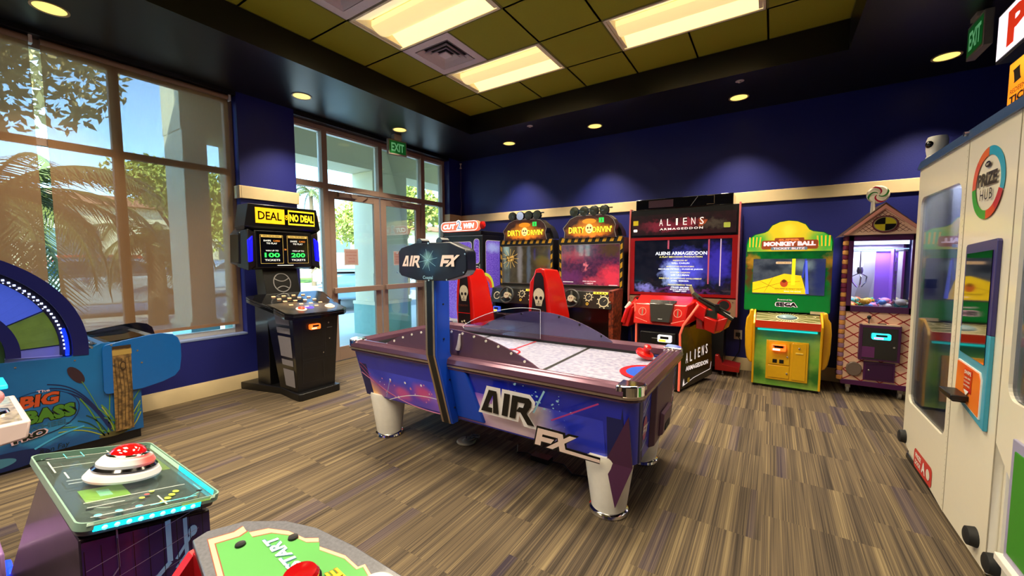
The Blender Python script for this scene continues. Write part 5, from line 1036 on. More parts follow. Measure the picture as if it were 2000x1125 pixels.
for k in range(-9, 10):
    for s in (1, -1):
        for (xa, za, xb, zb_) in ((k * .045 - .5 * s, 1.64 - .42, k * .045 + .5 * s, 1.64 + .42),):
            N = 40; pts = [(xa + (xb - xa) * i / N, za + (zb_ - za) * i / N) for i in range(N + 1)]; seg_ = [p for p in pts if p[1] > 1.642 and p[1] < 1.88 - abs(p[0]) * .92]
            if len(seg_) > 1: g.ln([seg_[0], seg_[-1]], .004, mat('lattice_brown', '#8a3a30', .5)); g.lift = .001 + .0005 * (s + 1)
g.build('roof_lattice', rf, smooth=False)
g = MB(); g.frame((0.005, -.034, 1.735), X, Z); g.lift = .006; g.el(0, 0, .098, .082, mat('emblem_maroon', '#6a1a28', .4), 32); g.el(0, 0, .088, .072, mat('emblem_grey', '#8a7a78', .4), 32); g.el(0, 0, .080, .065, mat('emblem_yellow', '#d8c828', .4), 32); g.up(.001)
for a0 in (PI / 2, -PI / 2): g.p2([(0, 0)] + [(.078 * math.cos(a0 + t * PI / 20), .063 * math.sin(a0 + t * PI / 20)) for t in range(11)], TXB)
g.build('quartered_emblem', rf, smooth=False)
lp = MB(); lp.tube([(-.08, .06, 1.84), (-.075, .06, 2.0)], .018, mat('stick_white', '#e8dcc8', .4), 12); ls = lp.build('lollipop_stick', K)
g = MB(); c0 = (-.045, .06, 2.035); WSW = mat('lolly_cream', '#efe4cc', .25, coat=.5); LR2 = mat('lolly_red', '#a8203c', .25, coat=.5); LGN = mat('lolly_green', '#3a7a3a', .25, coat=.5)
g.lathe([(.075, -.016), (.088, -.01), (.088, .01), (.075, .016)], c0, WSW, 40, 'y'); g.frame((c0[0], c0[1] - .016, c0[2]), X, Z); g.lift = .002
for k in range(8):
    mm = (LR2, WSW, LGN, WSW)[k % 4]
    if mm is WSW: continue
    P1 = [(.086 * (i / 12) ** .9 * math.cos(k * PI / 4 + 1.9 * i / 12), .086 * (i / 12) ** .9 * math.sin(k * PI / 4 + 1.9 * i / 12)) for i in range(1, 13)]; P2_ = [(.086 * (i / 12) ** .9 * math.cos(k * PI / 4 + .42 + 1.9 * i / 12), .086 * (i / 12) ** .9 * math.sin(k * PI / 4 + .42 + 1.9 * i / 12)) for i in range(1, 13)]
    for i in range(11): g.poly([g.fp(*P1[i]), g.fp(*P1[i + 1]), g.fp(*P2_[i + 1]), g.fp(*P2_[i])], mm)
g.build('lollipop', K, smooth=False)
# stacked biscuit column on left edge
g = MB()
for k in range(31):
    z = .14 + .048 * k; mm = mat('biscuit_orange', '#e0a058', .4) if k < 20 and k % 2 == 0 or k >= 20 and k % 2 else mat('biscuit_lilac', '#b08ab0', .4) if k < 16 else mat('biscuit_maroon', '#7a2848', .4)
    g.lathe([(.018, 0), (.026, .006), (.028, .024), (.026, .042), (.018, .048)], (-hw - .018, .01, z), mm, 14)
g.build('biscuit_column', K)
g = MB(); g.box(-.14, .17, -.05, 0, .38, .74, KP); sb_ = g.build('service_box', K, bevel=.004)
g = MB(); g.box(-.115, .145, -.056, -.05, .40, .71, BLKG); g.box(-.115, -.02, -.058, -.055, .41, .52, mat('box_violet', '#6a2a6a', .3)); g.lathe([(.009, -.064), (.009, -.055)], (.12, 0, .53), SCRW, 12, 'y'); g.build('service_door', sb_)
CY2 = mat('reader_cyan', '#30e0e0', .3, emit=1.8, ecol='#20e0e8'); LV2 = mat('reader_lilac', '#e0a0ff', .3, emit=1.6, ecol='#d090ff')
rd = reader(K, .02, -.055, .63, CY2, LV2, .14, .06)
g = MB(); g.box(-.09, .145, -.02, 0, .17, .36, KP); g.box(-.075, .13, -.024, -.019, .185, .345, mat('door_purple', '#3c1244', .3)); g.lathe([(.009, -.032), (.009, -.022)], (-.05, 0, .275), SCRW, 12, 'y'); g.build('lower_door', K, bevel=.003)
g = MB(); g.prism([(-.165 + .065 * math.cos(PI / 6 * k), .27 + .075 * math.sin(PI / 6 * k)) for k in range(12)], 'y', -.03, 0, mat('flap_smoke', '#7a6a62', .2, coat=.4)); g.build('prize_flap', K, bevel=.008)
g = MB(); g.tube([(-.07, -.025, .74), (-.07, -.025, .80)], .005, STL); g.sph((-.07, -.025, .81), .017, BLK, 14, 8, sz=1.2); g.box(-.12, .16, -.05, .0, .735, .75, PKW); g.box(.0, .06, -.04, -.02, .75, .756, BLK); g.build('joystick', K)

# ================================================================== MONKEY BALL TICKET CABINET
Q = thing('ball_game_cabinet', 'yellow and green MONKEY BALL ticket arcade cabinet with red banded console', 'arcade machine', (.155, 5.10, 0))
YP = mat('banana_yellow', '#e8b010', .3, coat=.3); JG = blob_mat('jungle_print', '#6fae3c', [((0, 0, .62), (.5, .3, .12), '#0f8a78', .95), ((0, 0, .52), (.4, .3, .12), '#3aa070', .6), ((-.27, 0, .16), (.14, .3, .16), '#1f6a20', .95), ((.27, 0, .16), (.14, .3, .16), '#1f6a20', .95)], .3, warp=.1, wscale=12, base2='#9cc050', b2scale=5, coat=.3)
g = MB(); g.prism([(.0, .03), (.0, .66), (.02, .68), (.5, .68), (.56, .03)], 'x', -.285, .285, JG); g.box(-.29, .29, .02, .56, .0, .03, BLK); g.build('lower_cabinet', Q)
g = MB()
for x in (-.22, .22): g.lathe([(.02, -.0), (.02, .008), (.008, .012), (.008, .03)], (x, .03, 0), CHR, 16)
g.build('levelling_foot', Q)
side = [(-.01, .03), (.0, .30), (-.045, .62), (-.055, .70), (-.02, .76), (.12, .84), (.20, .86), (.56, .84), (.60, .03)]
for s in (-1, 1): g = MB(); g.prism(side, 'x', s * .285, s * .305, YP); g.build('side_panel', Q, bevel=.003)
for s in (-1, 1):
    P = [(.305, .84), (.345, .84), (.35, .78), (.375, .74), (.385, .62), (.38, .42), (.365, .30), (.34, .245), (.305, .235)]
    g = MB(); g.prism([(s * x, z) for x, z in P], 'y', .06, .34, YP); g.build('banana_panel', Q, bevel=.025, seg=4)
RO = mat('console_red_orange', '#e03a14', .3, coat=.3)
g = MB(); g.prism([(-.035, .655), (-.05, .66), (-.05, .735), (.12, .80), (.12, .70), (.0, .655)], 'x', -.284, .284, RO); cs = g.build('console', Q)
g = MB(); v_ = Vector((0, .17, .068)).normalized(); g.frame((0, -.048, .737), X, v_); g.lift = .002; OL = mat('console_olive', '#6e6a3c', .25, coat=.4); CP = mat('console_cream', '#e6d6b0', .3)
g.r2(-.28, .28, .0, .185, OL)
for k in range(26):
    t = 2 * PI * k / 26; ex, ey = 2 * math.cos(t), 2 * math.sin(t); c_ = clipseg((0, .095), (ex, .095 + ey), -.28, .28, .0, .185)
    if c_: g.ln(c_, .006, CP); g.lift = .0026 + .0003 * (k % 2)
g.ln([(-.28, .002), (.28, .002)], .01, CP); g.el(0.0, .095, .10, .062, CP, 28); g.el(0.0, .095, .09, .054, mat('ball_ring_navy', '#22364a', .3), 28); g.el(.205, .13, .045, .02, CP, 14); g.el(.205, .13, .04, .016, OL, 14)
g.build('console_print', cs, smooth=False)
g = MB(); g.M = Matrix.Translation((0, .045, .772)) @ Matrix.Rotation(.35, 4, 'X'); g.sph((0, 0, 0), .08, mat('trackball', '#8aa8b4', .08, coat=1), 28, 8, sz=.4, top=True, sy=.6); g.build('trackball', cs)
g = MB(); g.box(-.262, .262, -.012, .0, .628, .645, mat('cyan_strip', '#20c8c0', .3, emit=1.2, ecol='#18d0c8')); g.build('light_strip', Q)
g = MB(); g.box(-.175, .195, -.02, 0, .10, .525, YP); dm = g.build('coin_door', Q, bevel=.004)
g = MB()
for x0, x1, z0, z1 in ((-.155, .035, .27, .51), (-.155, .035, .125, .255), (.055, .175, .12, .51)): g.box(x0, x1, -.026, -.02, z0, z1, YP)
for x, z in ((.015, .36), (.015, .18), (.115, .46)): g.lathe([(.010, -.034), (.010, -.025)], (x, 0, z), SCRW, 12, 'y')
for x in (-.095, -.035): g.box(x - .02, x + .02, -.03, -.025, .285, .325, BLK)
g.box(.085, .15, -.032, -.025, .40, .415, mat('slot_pale', '#f0d060', .3)); g.build('door_panel', dm, bevel=.003)
reader(Q, -.065, -.025, .455, ORE, SWH, .13, .07)
g = MB(); g.frame((-.065, -.066, .47), X, Z); g.tx('POINTS', 0, 0, .022, RED, w=.10, bold=.06); g.build('reader_sticker', Q, smooth=False)
# upper screen housing
ug = blob_mat('jungle_frame_print', '#12933a', [((-.37, .1, 1.25), (.06, .2, .3), '#7a3a18', .8), ((.37, .1, 1.25), (.06, .2, .3), '#7a3a18', .8), ((-.34, .1, 1.38), (.08, .2, .10), '#e8b030', .9), ((.35, .1, 1.38), (.08, .2, .10), '#e8b030', .9), ((0, .1, 1.5), (.3, .2, .08), '#0c5a2a', .8), ((0, .1, .93), (.6, .2, .10), '#0a8a34', .6)], .25, warp=.12, wscale=18, base2='#0c7a3a', b2scale=9, coat=.4)
uy = .12; c1 = -.02
hp = [(-.385, .835), (-.37, .825), (.37, .825), (.385, .84), (.385, 1.575), (.37, 1.63), (.31, 1.675), (.22, 1.69), (.185, 1.71), (.15, 1.765), (.08, 1.80), (0, 1.812), (-.08, 1.80), (-.15, 1.765), (-.185, 1.71), (-.22, 1.69), (-.31, 1.67), (-.37, 1.62), (-.385, 1.56)]
g = MB(); g.prism([(c1 + x, z) for x, z in hp], 'y', uy, uy + .02, ug); up_ = g.build('screen_surround', Q)
g = MB(); g.box(c1 - .38, c1 + .38, uy + .02, .58, .86, 1.56, BLK); g.box(c1 - .25, c1 + .25, .3, .58, .5, .9, BLK); g.build('monitor_case', Q, bevel=.004)
mg = blob_mat('marquee_lit_print', '#e8c828', [((-.33, .1, 1.58), (.24, .3, .22), '#18a83a', 1), ((.30, .1, 1.58), (.24, .3, .22), '#18a83a', 1), ((-.02, .1, 1.70), (.10, .3, .1), '#e8e040', .8), ((-.02, .1, 1.52), (.4, .3, .03), '#e0a030', .6)], .3, emit=.75, warp=.05, wscale=14, base2='#e8c828', b2scale=5)
g = MB(); g.frame((c1, uy, 0), X, Z); g.lift = .003; g.p2([(x * .97, z * .995 + .004) for x, z in [(-.385, 1.485), (.385, 1.485)] + hp[4:]], mg); g.up(.002)
BAN = mat('banana_print', '#f0c838', .3, emit=.6)
for s in (-1, 1):
    for k in range(4): g.ln(arc(s * (.26 + .03 * k), 1.53, s * (.25 + .034 * k), 1.64, .0), .014, BAN); 
g.rr(-.24, .26, 1.505, 1.60, .02, mat('logo_brown', '#a8502a', .3, emit=.4)); g.rr(-.12, .14, 1.585, 1.625, .01, mat('logo_brown', '#a8502a')); PKL = mat('logo_white_pink', '#ffe0e4', .3, emit=.9, ecol='#ffd8dc')
g.tx('SUPER', .01, 1.603, .022, mat('logo_orange', '#f08840', .3, emit=.7), w=.19, bold=.05); g.tx('MONKEY BALL', .01, 1.562, .048, PKL, w=.46, bold=.07); g.rr(-.15, .17, 1.495, 1.527, .008, mat('logo_grey', '#7a9ab0', .3, emit=.3)); g.tx('TICKET BLITZ', .01, 1.512, .022, PKL, w=.28, bold=.03)
g.build('marquee', up_, smooth=False)
scr = blob_mat('game_screen_print', '#3a4252', [((.28, .1, 1.2), (.13, .5, .4), '#2a346c', .95), ((.12, .1, 1.33), (.14, .5, .08), '#8aa0a8', .8), ((-.15, .1, 1.3), (.16, .5, .06), '#262c38', .9)], .12, emit=.5, warp=.08, wscale=14, base2='#545c66', b2scale=9, coat=.4)
g = MB(); g.frame((c1, uy, 0), X, Z); g.lift = .004; g.r2(-.31, .33, 1.015, 1.40, scr); g.up(.002); SY = mat('screen_yellow', '#f4cf28', .2, emit=.85, vary=.15, scale=14, ecol='#f0c418'); SY2 = mat('screen_olive_line', '#a88a18', .3, emit=.4); SBL = mat('screen_blue', '#3a4ab0', .2, emit=.6)
g.p2([(-.31, 1.025), (.18, 1.025), (.13, 1.22), (-.02, 1.24), (-.14, 1.19), (-.31, 1.14)], SY); g.ln([(-.31, 1.05), (-.05, 1.14), (.12, 1.16)], .004, SY2); g.ln([(-.25, 1.16), (-.1, 1.08), (.15, 1.08)], .004, SY2); g.ln([(-.12, 1.2), (-.2, 1.03)], .003, SY2)
g.p2([(.15, 1.2), (.17, 1.40), (.155, 1.40), (.13, 1.2)], SBL); g.p2([(.17, 1.03), (.20, 1.03), (.175, 1.38), (.16, 1.38)], mat('screen_streak', '#5a6af0', .2, emit=.9)); g.up(.001)
g.r2(.045, .075, 1.12, 1.40, mat('screen_beam_yellow', '#ffe020', .3, emit=1.1)); g.el(-.02, 1.135, .035, .04, mat('screen_ball_red', '#c8502a', .2, emit=.6), 16); g.el(-.02, 1.16, .02, .018, mat('screen_ball_brown', '#7a3a18', .2, emit=.5), 12); g.rr(-.10, .04, 1.345, 1.37, .008, mat('screen_banner', '#f0c8a0', .3, emit=.6)); g.tx('SINGLE MODE', -.03, 1.357, .011, SY2, w=.11)
g.tx('BALANCE AND TILT', .02, 1.075, .013, SY2, w=.24); g.tx('BALL TO GOAL', .06, 1.05, .011, PKL, w=.15); g.build('game_screen', up_, smooth=False)
g = MB(); g.frame((c1, uy, 0), X, Z); g.lift = .003; g.r2(-.375, .375, .835, 1.005, mat('surround_green', '#0f8f3a', .25, emit=.12, coat=.3)); g.up(.001); g.tx('Powered by', -.005, .955, .022, PKL, w=.13, bold=.0); g.tx('SEGA', .01, .905, .052, PKL, w=.205, bold=.16); g.up(.001); g.tx('SEGA', .01, .905, .046, mat('logo_dark', '#1c2428', .3), w=.19, bold=.07); g.rr(.22, .34, .815, .845, .004, CP)
g.build('lower_surround_print', up_, smooth=False)

# ================================================================== ALIENS SHOOTING CABINET
N = thing('shooting_arcade_cabinet', 'large red-framed ALIENS ARMAGEDDON shooting cabinet with two guns', 'arcade machine', (-.96, 5.30, 0))
RF = mat('frame_red', '#a01414', .3, coat=.3); RG = mat('edge_rose', '#c86a6a', .25, coat=.4)
g = MB(); g.box(-.62, .62, .03, .40, .86, 2.04, BLK); g.box(-.50, .50, .10, .40, .08, .86, BLK); g.build('screen_cabinet', N, bevel=.004)
for s in (-1, 1): g = MB(); g.prism([(-.02, .72), (-.035, .95), (-.02, 1.3), (.0, 1.9), (.02, 2.06), (.40, 2.06), (.40, .72)], 'x', s * .622, s * .642, RG); g.build('side_rail', N, bevel=.004)
g = MB(); panel_with_hole(g, -.62, .62, .925, 1.68, [(x, z) for x, z in rrect(-.565, .565, .975, 1.645, .004, 1)], -.0, .03, RF); g.build('red_frame', N, smooth=False)
als = blob_mat('aliens_screen_print', '#0b0d16', [((.05, 0, 1.28), (.34, .4, .30), '#4a4ac8', .9), ((-.10, 0, 1.22), (.16, .4, .2), '#a8c0ff', .75), ((.42, 0, 1.35), (.22, .4, .32), '#342a9a', .85), ((-.42, 0, 1.03), (.16, .4, .08), '#7a78c8', .8), ((0, 0, 1.0), (.6, .3, .05), '#5a2a6a', .6)], .12, emit=.95, warp=.22, wscale=16, base2='#14141c', b2scale=10, coat=.4)
g = MB(); g.box(-.57, .57, .012, .03, .97, 1.65, als); g.frame((0, .012, 0), X, Z); g.lift = .002; SWB = mat('credit_white', '#f0f4ff', .3, emit=1.4, ecol='#e4ecff'); SYL = mat('credit_yellow', '#e8e090', .3, emit=1.1, ecol='#e0d878'); SRD = mat('screen_red_bar', '#a84a60', .3, emit=.7)
g.r2(-.155, -.135, 1.53, 1.64, SRD); g.r2(.31, .327, 1.10, 1.64, SRD); g.r2(.44, .452, 1.08, 1.64, mat('screen_pale_bar', '#c8b0c8', .3, emit=.6)); g.up(.001)
for t_, z, h_, w_, mm in (('ALIENS ARMAGEDDON', 1.475, .042, .60, SWB), ('A PLAY MECHANIX PRODUCTION', 1.43, .020, .50, SYL), ('PRESENTED BY', 1.385, .016, .17, SYL), ('WILL CARLIN', 1.352, .019, .21, SWB), ('EXECUTIVE PRODUCERS', 1.31, .016, .32, SYL), ('GEORGE PETRO - EUGENE JARVIS', 1.275, .019, .52, SWB), ('SYSTEM DESIGN', 1.235, .016, .23, SYL), ('LEE ULLMAN', 1.203, .019, .21, SWB), ('DIRECTOR OF SOFTWARE DEVELOPMENT', 1.16, .016, .50, SYL), ('JOEL BEESER', 1.128, .019, .21, SWB), ('PROGRAMMING TEAM', 1.08, .016, .28, SYL), ('CRAIG GRUBB', 1.048, .019, .21, SWB), ('SCOTT MATOTT', 1.022, .016, .23, SWB), ('TOMMY ODD', 1.0, .014, .16, SWB)):
    g.tx(t_, .0, z, h_, mm, w=w_, bold=.015); g.lift -= .0005
g.build('game_screen', N, smooth=False)
mq = blob_mat('aliens_marquee_print', '#2a1418', [((-.2, 0, 1.82), (.4, .4, .10), '#7a2438', .85), ((.1, 0, 1.85), (.15, .4, .08), '#a03040', .6), ((.38, 0, 1.82), (.18, .3, .08), '#4a4238', .8), ((.24, 0, 1.84), (.05, .3, .08), '#c05a30', .7)], .3, emit=.4, warp=.2, wscale=20, base2='#1a1012', b2scale=16, coat=.4)
g = MB(); g.box(-.60, .60, -.01, .03, 1.71, 1.965, mq); g.frame((0, -.01, 0), X, Z); MW = mat('marquee_white', '#f4e8e4', .3, emit=.7)
for k, ch_ in enumerate('ALIENS'): g.tx(ch_, -.235 + .094 * k, 1.865, .085, MW, bold=.0, w=.022 if ch_ == 'I' else .045); g.lift = .002
g.tx('ARMAGEDDON', -.0, 1.78, .026, MW, w=.50, bold=.03, space=1.3); g.rr(-.585, -.52, 1.84, 1.90, .003, mat('sticker_yellow', '#e0d030', .3)); g.rr(.47, .54, 1.77, 1.83, .01, mat('sticker_lime', '#c8d860', .3)); g.rr(-.58, -.53, 1.755, 1.79, .01, MW)
mqo = g.build('marquee', N, smooth=False)
g = MB(); g.box(-.56, .56, .02, .38, 2.04, 2.17, BLKG); g.frame((0, .02, 0), X, Z); g.lift = .003; g.r2(-.4, -.1, 2.06, 2.15, mat('top_print', '#3a2430', .3)); g.ln([(.1, 2.05), (.18, 2.16)], .004, GRY); g.ln([(.28, 2.06), (.36, 2.06), (.36, 2.16), (.28, 2.16)], .004, CT); g.build('top_box', N, bevel=.004)
WDP = mat('speaker_board_tan', '#9a7a60', .5, vary=.1)
g = MB(); g.box(-.62, .62, -.0, .05, .72, .925, WDP); g.frame((0, 0, 0), X, Z)
for x in (-.5, .50): g.ring(x, .85, .055, .075, RF); g.el(x, .85, .055, .055, BLKM, 24)
for x in (-.59, -.2, .2, .59): g.el(x, .89, .006, .006, SCRW, 8)
g.build('speaker_board', N, smooth=False)
for s in (-1, 1):
    g = MB(); g.prism([(s * .42, .06), (s * .68, .06), (s * .68, .12), (s * .50, .14), (s * .46, .24), (s * .42, .24)], 'y', .02, .30, RF)
    for x in (s * .5, s * .66): g.lathe([(.018, 0), (.018, .01), (.008, .015), (.008, .07)], (x, .08, 0), STL, 12)
    g.build('foot_bracket', N, bevel=.004)
# pedestal in front: trapezoid plan, front at y=-.92
pf0 = -.92
g = MB(); g.hexa([(-.27, pf0 + .02, .02), (.185, pf0, .02), (.42, -.20, .06), (-.48, -.20, .06), (-.27, pf0 + .05, .74), (.20, pf0 + .03, .74), (.40, -.30, .80), (-.46, -.30, .80)], mat('pedestal_black', '#0f0c0e', .25, coat=.4)); pd = g.build('pedestal', N, bevel=.004)
v1 = Vector((.235, pf0 * -1 - .20, .04)); u_s = Vector((.235, .72, 0)).normalized()
g = MB(); g.frame((.185, pf0, .02), u_s, Z); g.lift = .006
asp = blob_mat('aliens_side_print', '#1a1210', [((.36, -.55, .55), (.15, .2, .22), '#a8823a', .85), ((.36, -.55, .45), (.1, .1, .1), '#e0c040', .8), ((.3, -.8, .6), (.1, .2, .2), '#5a3a28', .7)], .3, warp=.2, wscale=14, base2='#0c0a0c', b2scale=16, coat=.3)
g.p2([(.01, .01), (.72, .06), (.66, .74), (.03, .70)], asp); g.up(.001)
for k, ch_ in enumerate('ALIENS'): g.tx(ch_, .14 + .088 * k, .33 + .008 * k, .11, MW, w=.018 if ch_ == 'I' else .045, bold=.01, rot=0); g.lift = .0085
g.tx('ARMAGEDDON', .37, .215, .05, MW, w=.50, bold=.03); g.ln([(.06, .04), (.3, .09), (.68, .12), (.70, .2)], .006, MW); g.rr(.16, .21, .06, .11, .01, mat('sticker_gold', '#c8b040', .3)); g.p2([(.06, .05), (.10, .05), (.08, .12)], MW)
g.build('side_artwork', pd, smooth=False)
TMD = mat('lit_trim_rose', '#e86a54', .3, emit=.5, ecol='#e05a44')
g = MB(); g.tube([(.185, pf0 - .005, .02), (.19, pf0 - .008, .45), (.185, pf0 - .01, .62), (.215, pf0 - .01, .72), (.30, pf0 + .04, .86), (.34, pf0 + .08, .93)], .012, TMD, 8); g.tube([(-.27, pf0 + .01, .03), (-.275, pf0 + .02, .70), (-.30, pf0 + .04, .92)], .011, TMD, 8); g.build('lit_edge_trim', pd)
g = MB(); g.box(-.22, .14, pf0 - .012, pf0 + .05, .30, .62, BLK); g.box(-.10, .12, pf0 - .018, pf0 - .01, .33, .56, BLKG); g.build('coin_door', pd, bevel=.004)
reader(N, .04, pf0 - .012, .565, mat('reader_white', '#e8e8f0', .3, emit=.8), mat('reader_yellow', '#f0e040', .3, emit=1.2), .14, .075)
GRD = mat('gun_red', '#c81410', .2, coat=.6)
g = MB(); g.hexa([(-.30, pf0 - .02, .70), (.22, pf0 - .02, .70), (.33, -.62, .76), (-.33, -.62, .76), (-.30, pf0 + .05, .92), (.24, pf0 + .05, .92), (.35, -.56, .99), (-.33, -.56, .99)], GRD); tp_ = g.build('gun_console', N, bevel=.012)
g = MB(); g.hexa([(-.10, pf0 - .05, .74), (.08, pf0 - .05, .74), (.11, pf0 + .0, .74), (-.13, pf0 + .0, .74), (-.13, pf0 + .0, .93), (.11, pf0 + .0, .93), (.13, pf0 + .12, .96), (-.15, pf0 + .12, .96)], mat('console_smoke', '#3a3836', .12, coat=.8)); g.build('console_window', tp_, bevel=.006)
g = MB(); g.frame((0, pf0 - .021, .82), X, (0, .3, 1)); g.lift = .003; OLN = mat('outline_pink', '#f08070', .3, emit=.4)
for s in (-1, 1): g.ring(s * .18 - .02, .02, .035, .04, OLN, k=1.1); g.ln([(s * .18 - .02, -.02), (s * .18 - .02, .05)], .012, CT); g.ln([(s * .12 - .02, -.09), (s * .25 - .02, -.05)], .005, OLN)
g.tx('REACH', -.01, -.05, .01, SWH); g.build('console_outline', tp_, smooth=False)
GUN = mat('gun_dark_green', '#2a3028', .3, coat=.2)
def gun(s):
    g = MB()
    if s > 0:
        g.hexa([(.30, -.70, .66), (.52, -.62, .62), (.56, -.46, .64), (.32, -.50, .72), (.30, -.70, .88), (.54, -.62, .76), (.60, -.46, .78), (.33, -.50, .96)], GRD); g.hexa([(.28, -.74, .80), (.38, -.74, .74), (.40, -.62, .74), (.30, -.62, .80), (.30, -.74, .95), (.40, -.74, .88), (.42, -.62, .90), (.32, -.62, .97)], GRD); g.hexa([(.38, -.72, .66), (.48, -.72, .62), (.52, -.60, .62), (.40, -.60, .66), (.38, -.74, .80), (.50, -.74, .76), (.54, -.60, .76), (.42, -.60, .82)], GRD); g.hexa([(.48, -.70, .64), (.56, -.68, .66), (.60, -.56, .68), (.50, -.58, .64), (.50, -.70, .76), (.60, -.68, .80), (.64, -.56, .80), (.52, -.58, .78)], GRD)
    else:
        g.hexa([(-.50, -.70, .62), (-.42, -.72, .62), (-.36, -.55, .64), (-.46, -.52, .64), (-.46, -.72, .80), (-.36, -.72, .86), (-.30, -.52, .92), (-.42, -.50, .90)], GRD); g.tube([(-.48, -.70, .66), (-.43, -.70, .82), (-.33, -.66, .93)], .035, GRD, 8)
    o = g.build('mounted_gun', N, bevel=.008)
    g = MB()
    if s > 0:
        g.tube([(.26, -.64, 1.03), (.34, -.66, .96), (.50, -.66, .87), (.64, -.66, .78)], [.028, .03, .032, .022], GUN, 8); g.tube([(.32, -.69, 1.0), (.62, -.69, .84)], .012, BLK, 8); g.box(.40, .50, -.70, -.64, .78, .86, GUN); g.tube([(.22, -.60, 1.10), (.27, -.62, .99)], .02, mat('gun_tan', '#8a8468', .4), 8); g.box(.48, .52, -.72, -.66, .86, .93, BLK)
    else: g.tube([(-.45, -.70, .83), (-.40, -.69, .90)], .025, mat('grip_white', '#d8d0d0', .3), 10); g.tube([(-.40, -.66, .60), (-.36, -.66, .25), (-.33, -.64, .10)], .008, BLK, 6)
    g.build('gun_barrel' if s > 0 else 'gun_grip', o)
gun(1); gun(-1)

# ================================================================== TWIN DRIVING CABINETS
def driver(cx, label, lit, scr_m, extra):
    V = thing('driving_arcade_cabinet', label, 'arcade machine', (cx, 5.20, 0), group=None)
    DK = mat('rust_black', '#141110', .35, vary=.3, scale=12, coat=.2)
    g = MB(); g.box(-.46, .46, .03, .52, .95, 1.70, DK); g.box(-.40, .40, .03, .50, .03, .95, DK); cab = g.build('cabinet', V, bevel=.004)
    HZY = mat('hazard_yellow', '#c89a20', .35, vary=.3, scale=30); HZB = mat('hazard_black', '#14110e', .4)
    g = MB(); g.prism([(-.475, 1.0), (-.46, .98), (.46, .98), (.475, 1.0), (.475, 1.69), (.44, 1.72), (-.44, 1.72), (-.475, 1.69)], 'y', 0, .03, HZB); g.frame((0, 0, 0), X, Z)
    for k in range(9): x = -.44 + .103 * k; g.p2([(x, 1.645), (x + .05, 1.645), (x + .075, 1.705), (x + .025, 1.705)], HZY); g.lift = .0012
    for s in (-1, 1):
        for k in range(5): z = 1.05 + .125 * k; g.p2([(s * .46, z), (s * .46, z + .07), (s * .432, z + .045), (s * .432, z - .025)][::s], HZY); g.lift = .0012
    g.build('hazard_frame', V, smooth=False)
    g = MB(); g.frame((0, 0, 0), X, Z); g.lift = .003; g.r2(-.425, .425, 1.045, 1.61, scr_m); g.ln([(-.425, 1.045), (.425, 1.045), (.425, 1.61), (-.425, 1.61), (-.425, 1.045)], .005, mat('screen_edge', '#8a7a70', .3)); g.up(.001); extra(g); g.build('game_screen', V, smooth=False)
    # header
    hp = [(-.37, 1.70), (-.36, 1.78), (-.385, 1.84), (-.33, 1.90), (-.28, 1.96), (-.18, 2.0), (.18, 2.0), (.27, 1.98), (.33, 1.93), (.36, 1.86), (.345, 1.79), (.37, 1.70)]
    mk = blob_mat('driving_header_print', '#2a1208', [((0, 0, 1.80), (.42, .4, .12), '#e08a18', .9), ((.0, 0, 1.90), (.22, .4, .08), '#d07a14', .7), ((0, 0, 1.74), (.36, .4, .04), '#b03a10', .8), ((0, 0, 1.75), (.3, .3, .04), '#e0901c', .7)], .3, emit=.85, warp=.10, wscale=20, base2='#3a1a0c', b2scale=20)
    g = MB(); g.prism([(x * 1.04, 1.70 + (z - 1.70) * 1.05) for x, z in hp], 'y', -.02, .12, DK); g.frame((0, -.02, 0), X, Z); g.ln([(x * 1.02, 1.70 + (z - 1.70) * 1.02) for x, z in hp] , .008, mat('header_edge_silver', '#a89a90', .3, .4)); g.p2([(x * .99, z) for x, z in hp], mk); g.up(.001)
    HY = mat('logo_gold', '#ffe040', .3, emit=1.2, ecol='#ffd830'); HD = mat('logo_rust', '#6a2a08', .3)
    for m_, b_ in ((HD, .10), (HY, .03)): g.tx('DIRTY', -.185, 1.81, .085, m_, w=.24, bold=b_); g.tx("DRIVIN'", .185, 1.81, .08, m_, w=.27, bold=b_)
    g.el(0, 1.825, .055, .065, mat('logo_skull', '#e8dc90', .3, emit=.8), 20)
    for x in (-.02, .02): g.el(x, 1.835, .012, .015, HD, 10)
    g.ln([(-.02, 1.79), (.02, 1.79)], .01, HD); g.el(-.0, 1.925, .10, .035, mat('logo_amber', '#e08818', .3, emit=.8), 20)
    g.rr(.14, .21, 1.90, 1.965, .004, mat('green_tag', '#28c850', .3, emit=1.0)); g.tx('2', .175, 1.932, .04, HD); g.build('header_sign', V, smooth=False)
    g = MB(); g.prism([(-.30, 1.72), (.42, 1.72), (.40, 1.80), (.34, 1.90), (.2, 1.99), (-.2, 1.99)], 'y', .12, .30, BLK); g.build('header_back', V)
    for k in range(4):
        x = -.225 + .145 * k; g = MB(); g.M = Matrix.Translation((x, .02, 2.065)); g.lathe([(.066, -.045), (.070, -.03), (.056, .02), (.02, .05), (.002, .052)], (0, 0, 0), mat('lamp_shell_dark', '#1c1e1c', .15, .6, coat=.5), 20, 'y'); lm = g.build('roof_lamp', V)
        g = MB(); g.M = Matrix.Translation((x, .02, 2.065)); g.lathe([(.062, -.046), (.035, -.054), (.001, -.057)], (0, 0, 0), mat('lamp_lit' if k == lit else 'lamp_glass_dark', '#a8b8d8' if k == lit else '#3a4038', .08, emit=.5 if k == lit else 0, coat=.8), 20, 'y'); g.build('lamp_lens', lm)
    g = MB(); g.tube([(-.30, .05, 2.08), (-.1, .09, 2.11), (.1, .09, 2.11), (.30, .05, 2.10)], .009, CHR, 8); g.tube([(-.28, .06, 1.98), (.28, .06, 1.98)], .012, BLK, 8); g.build('lamp_rail', V)
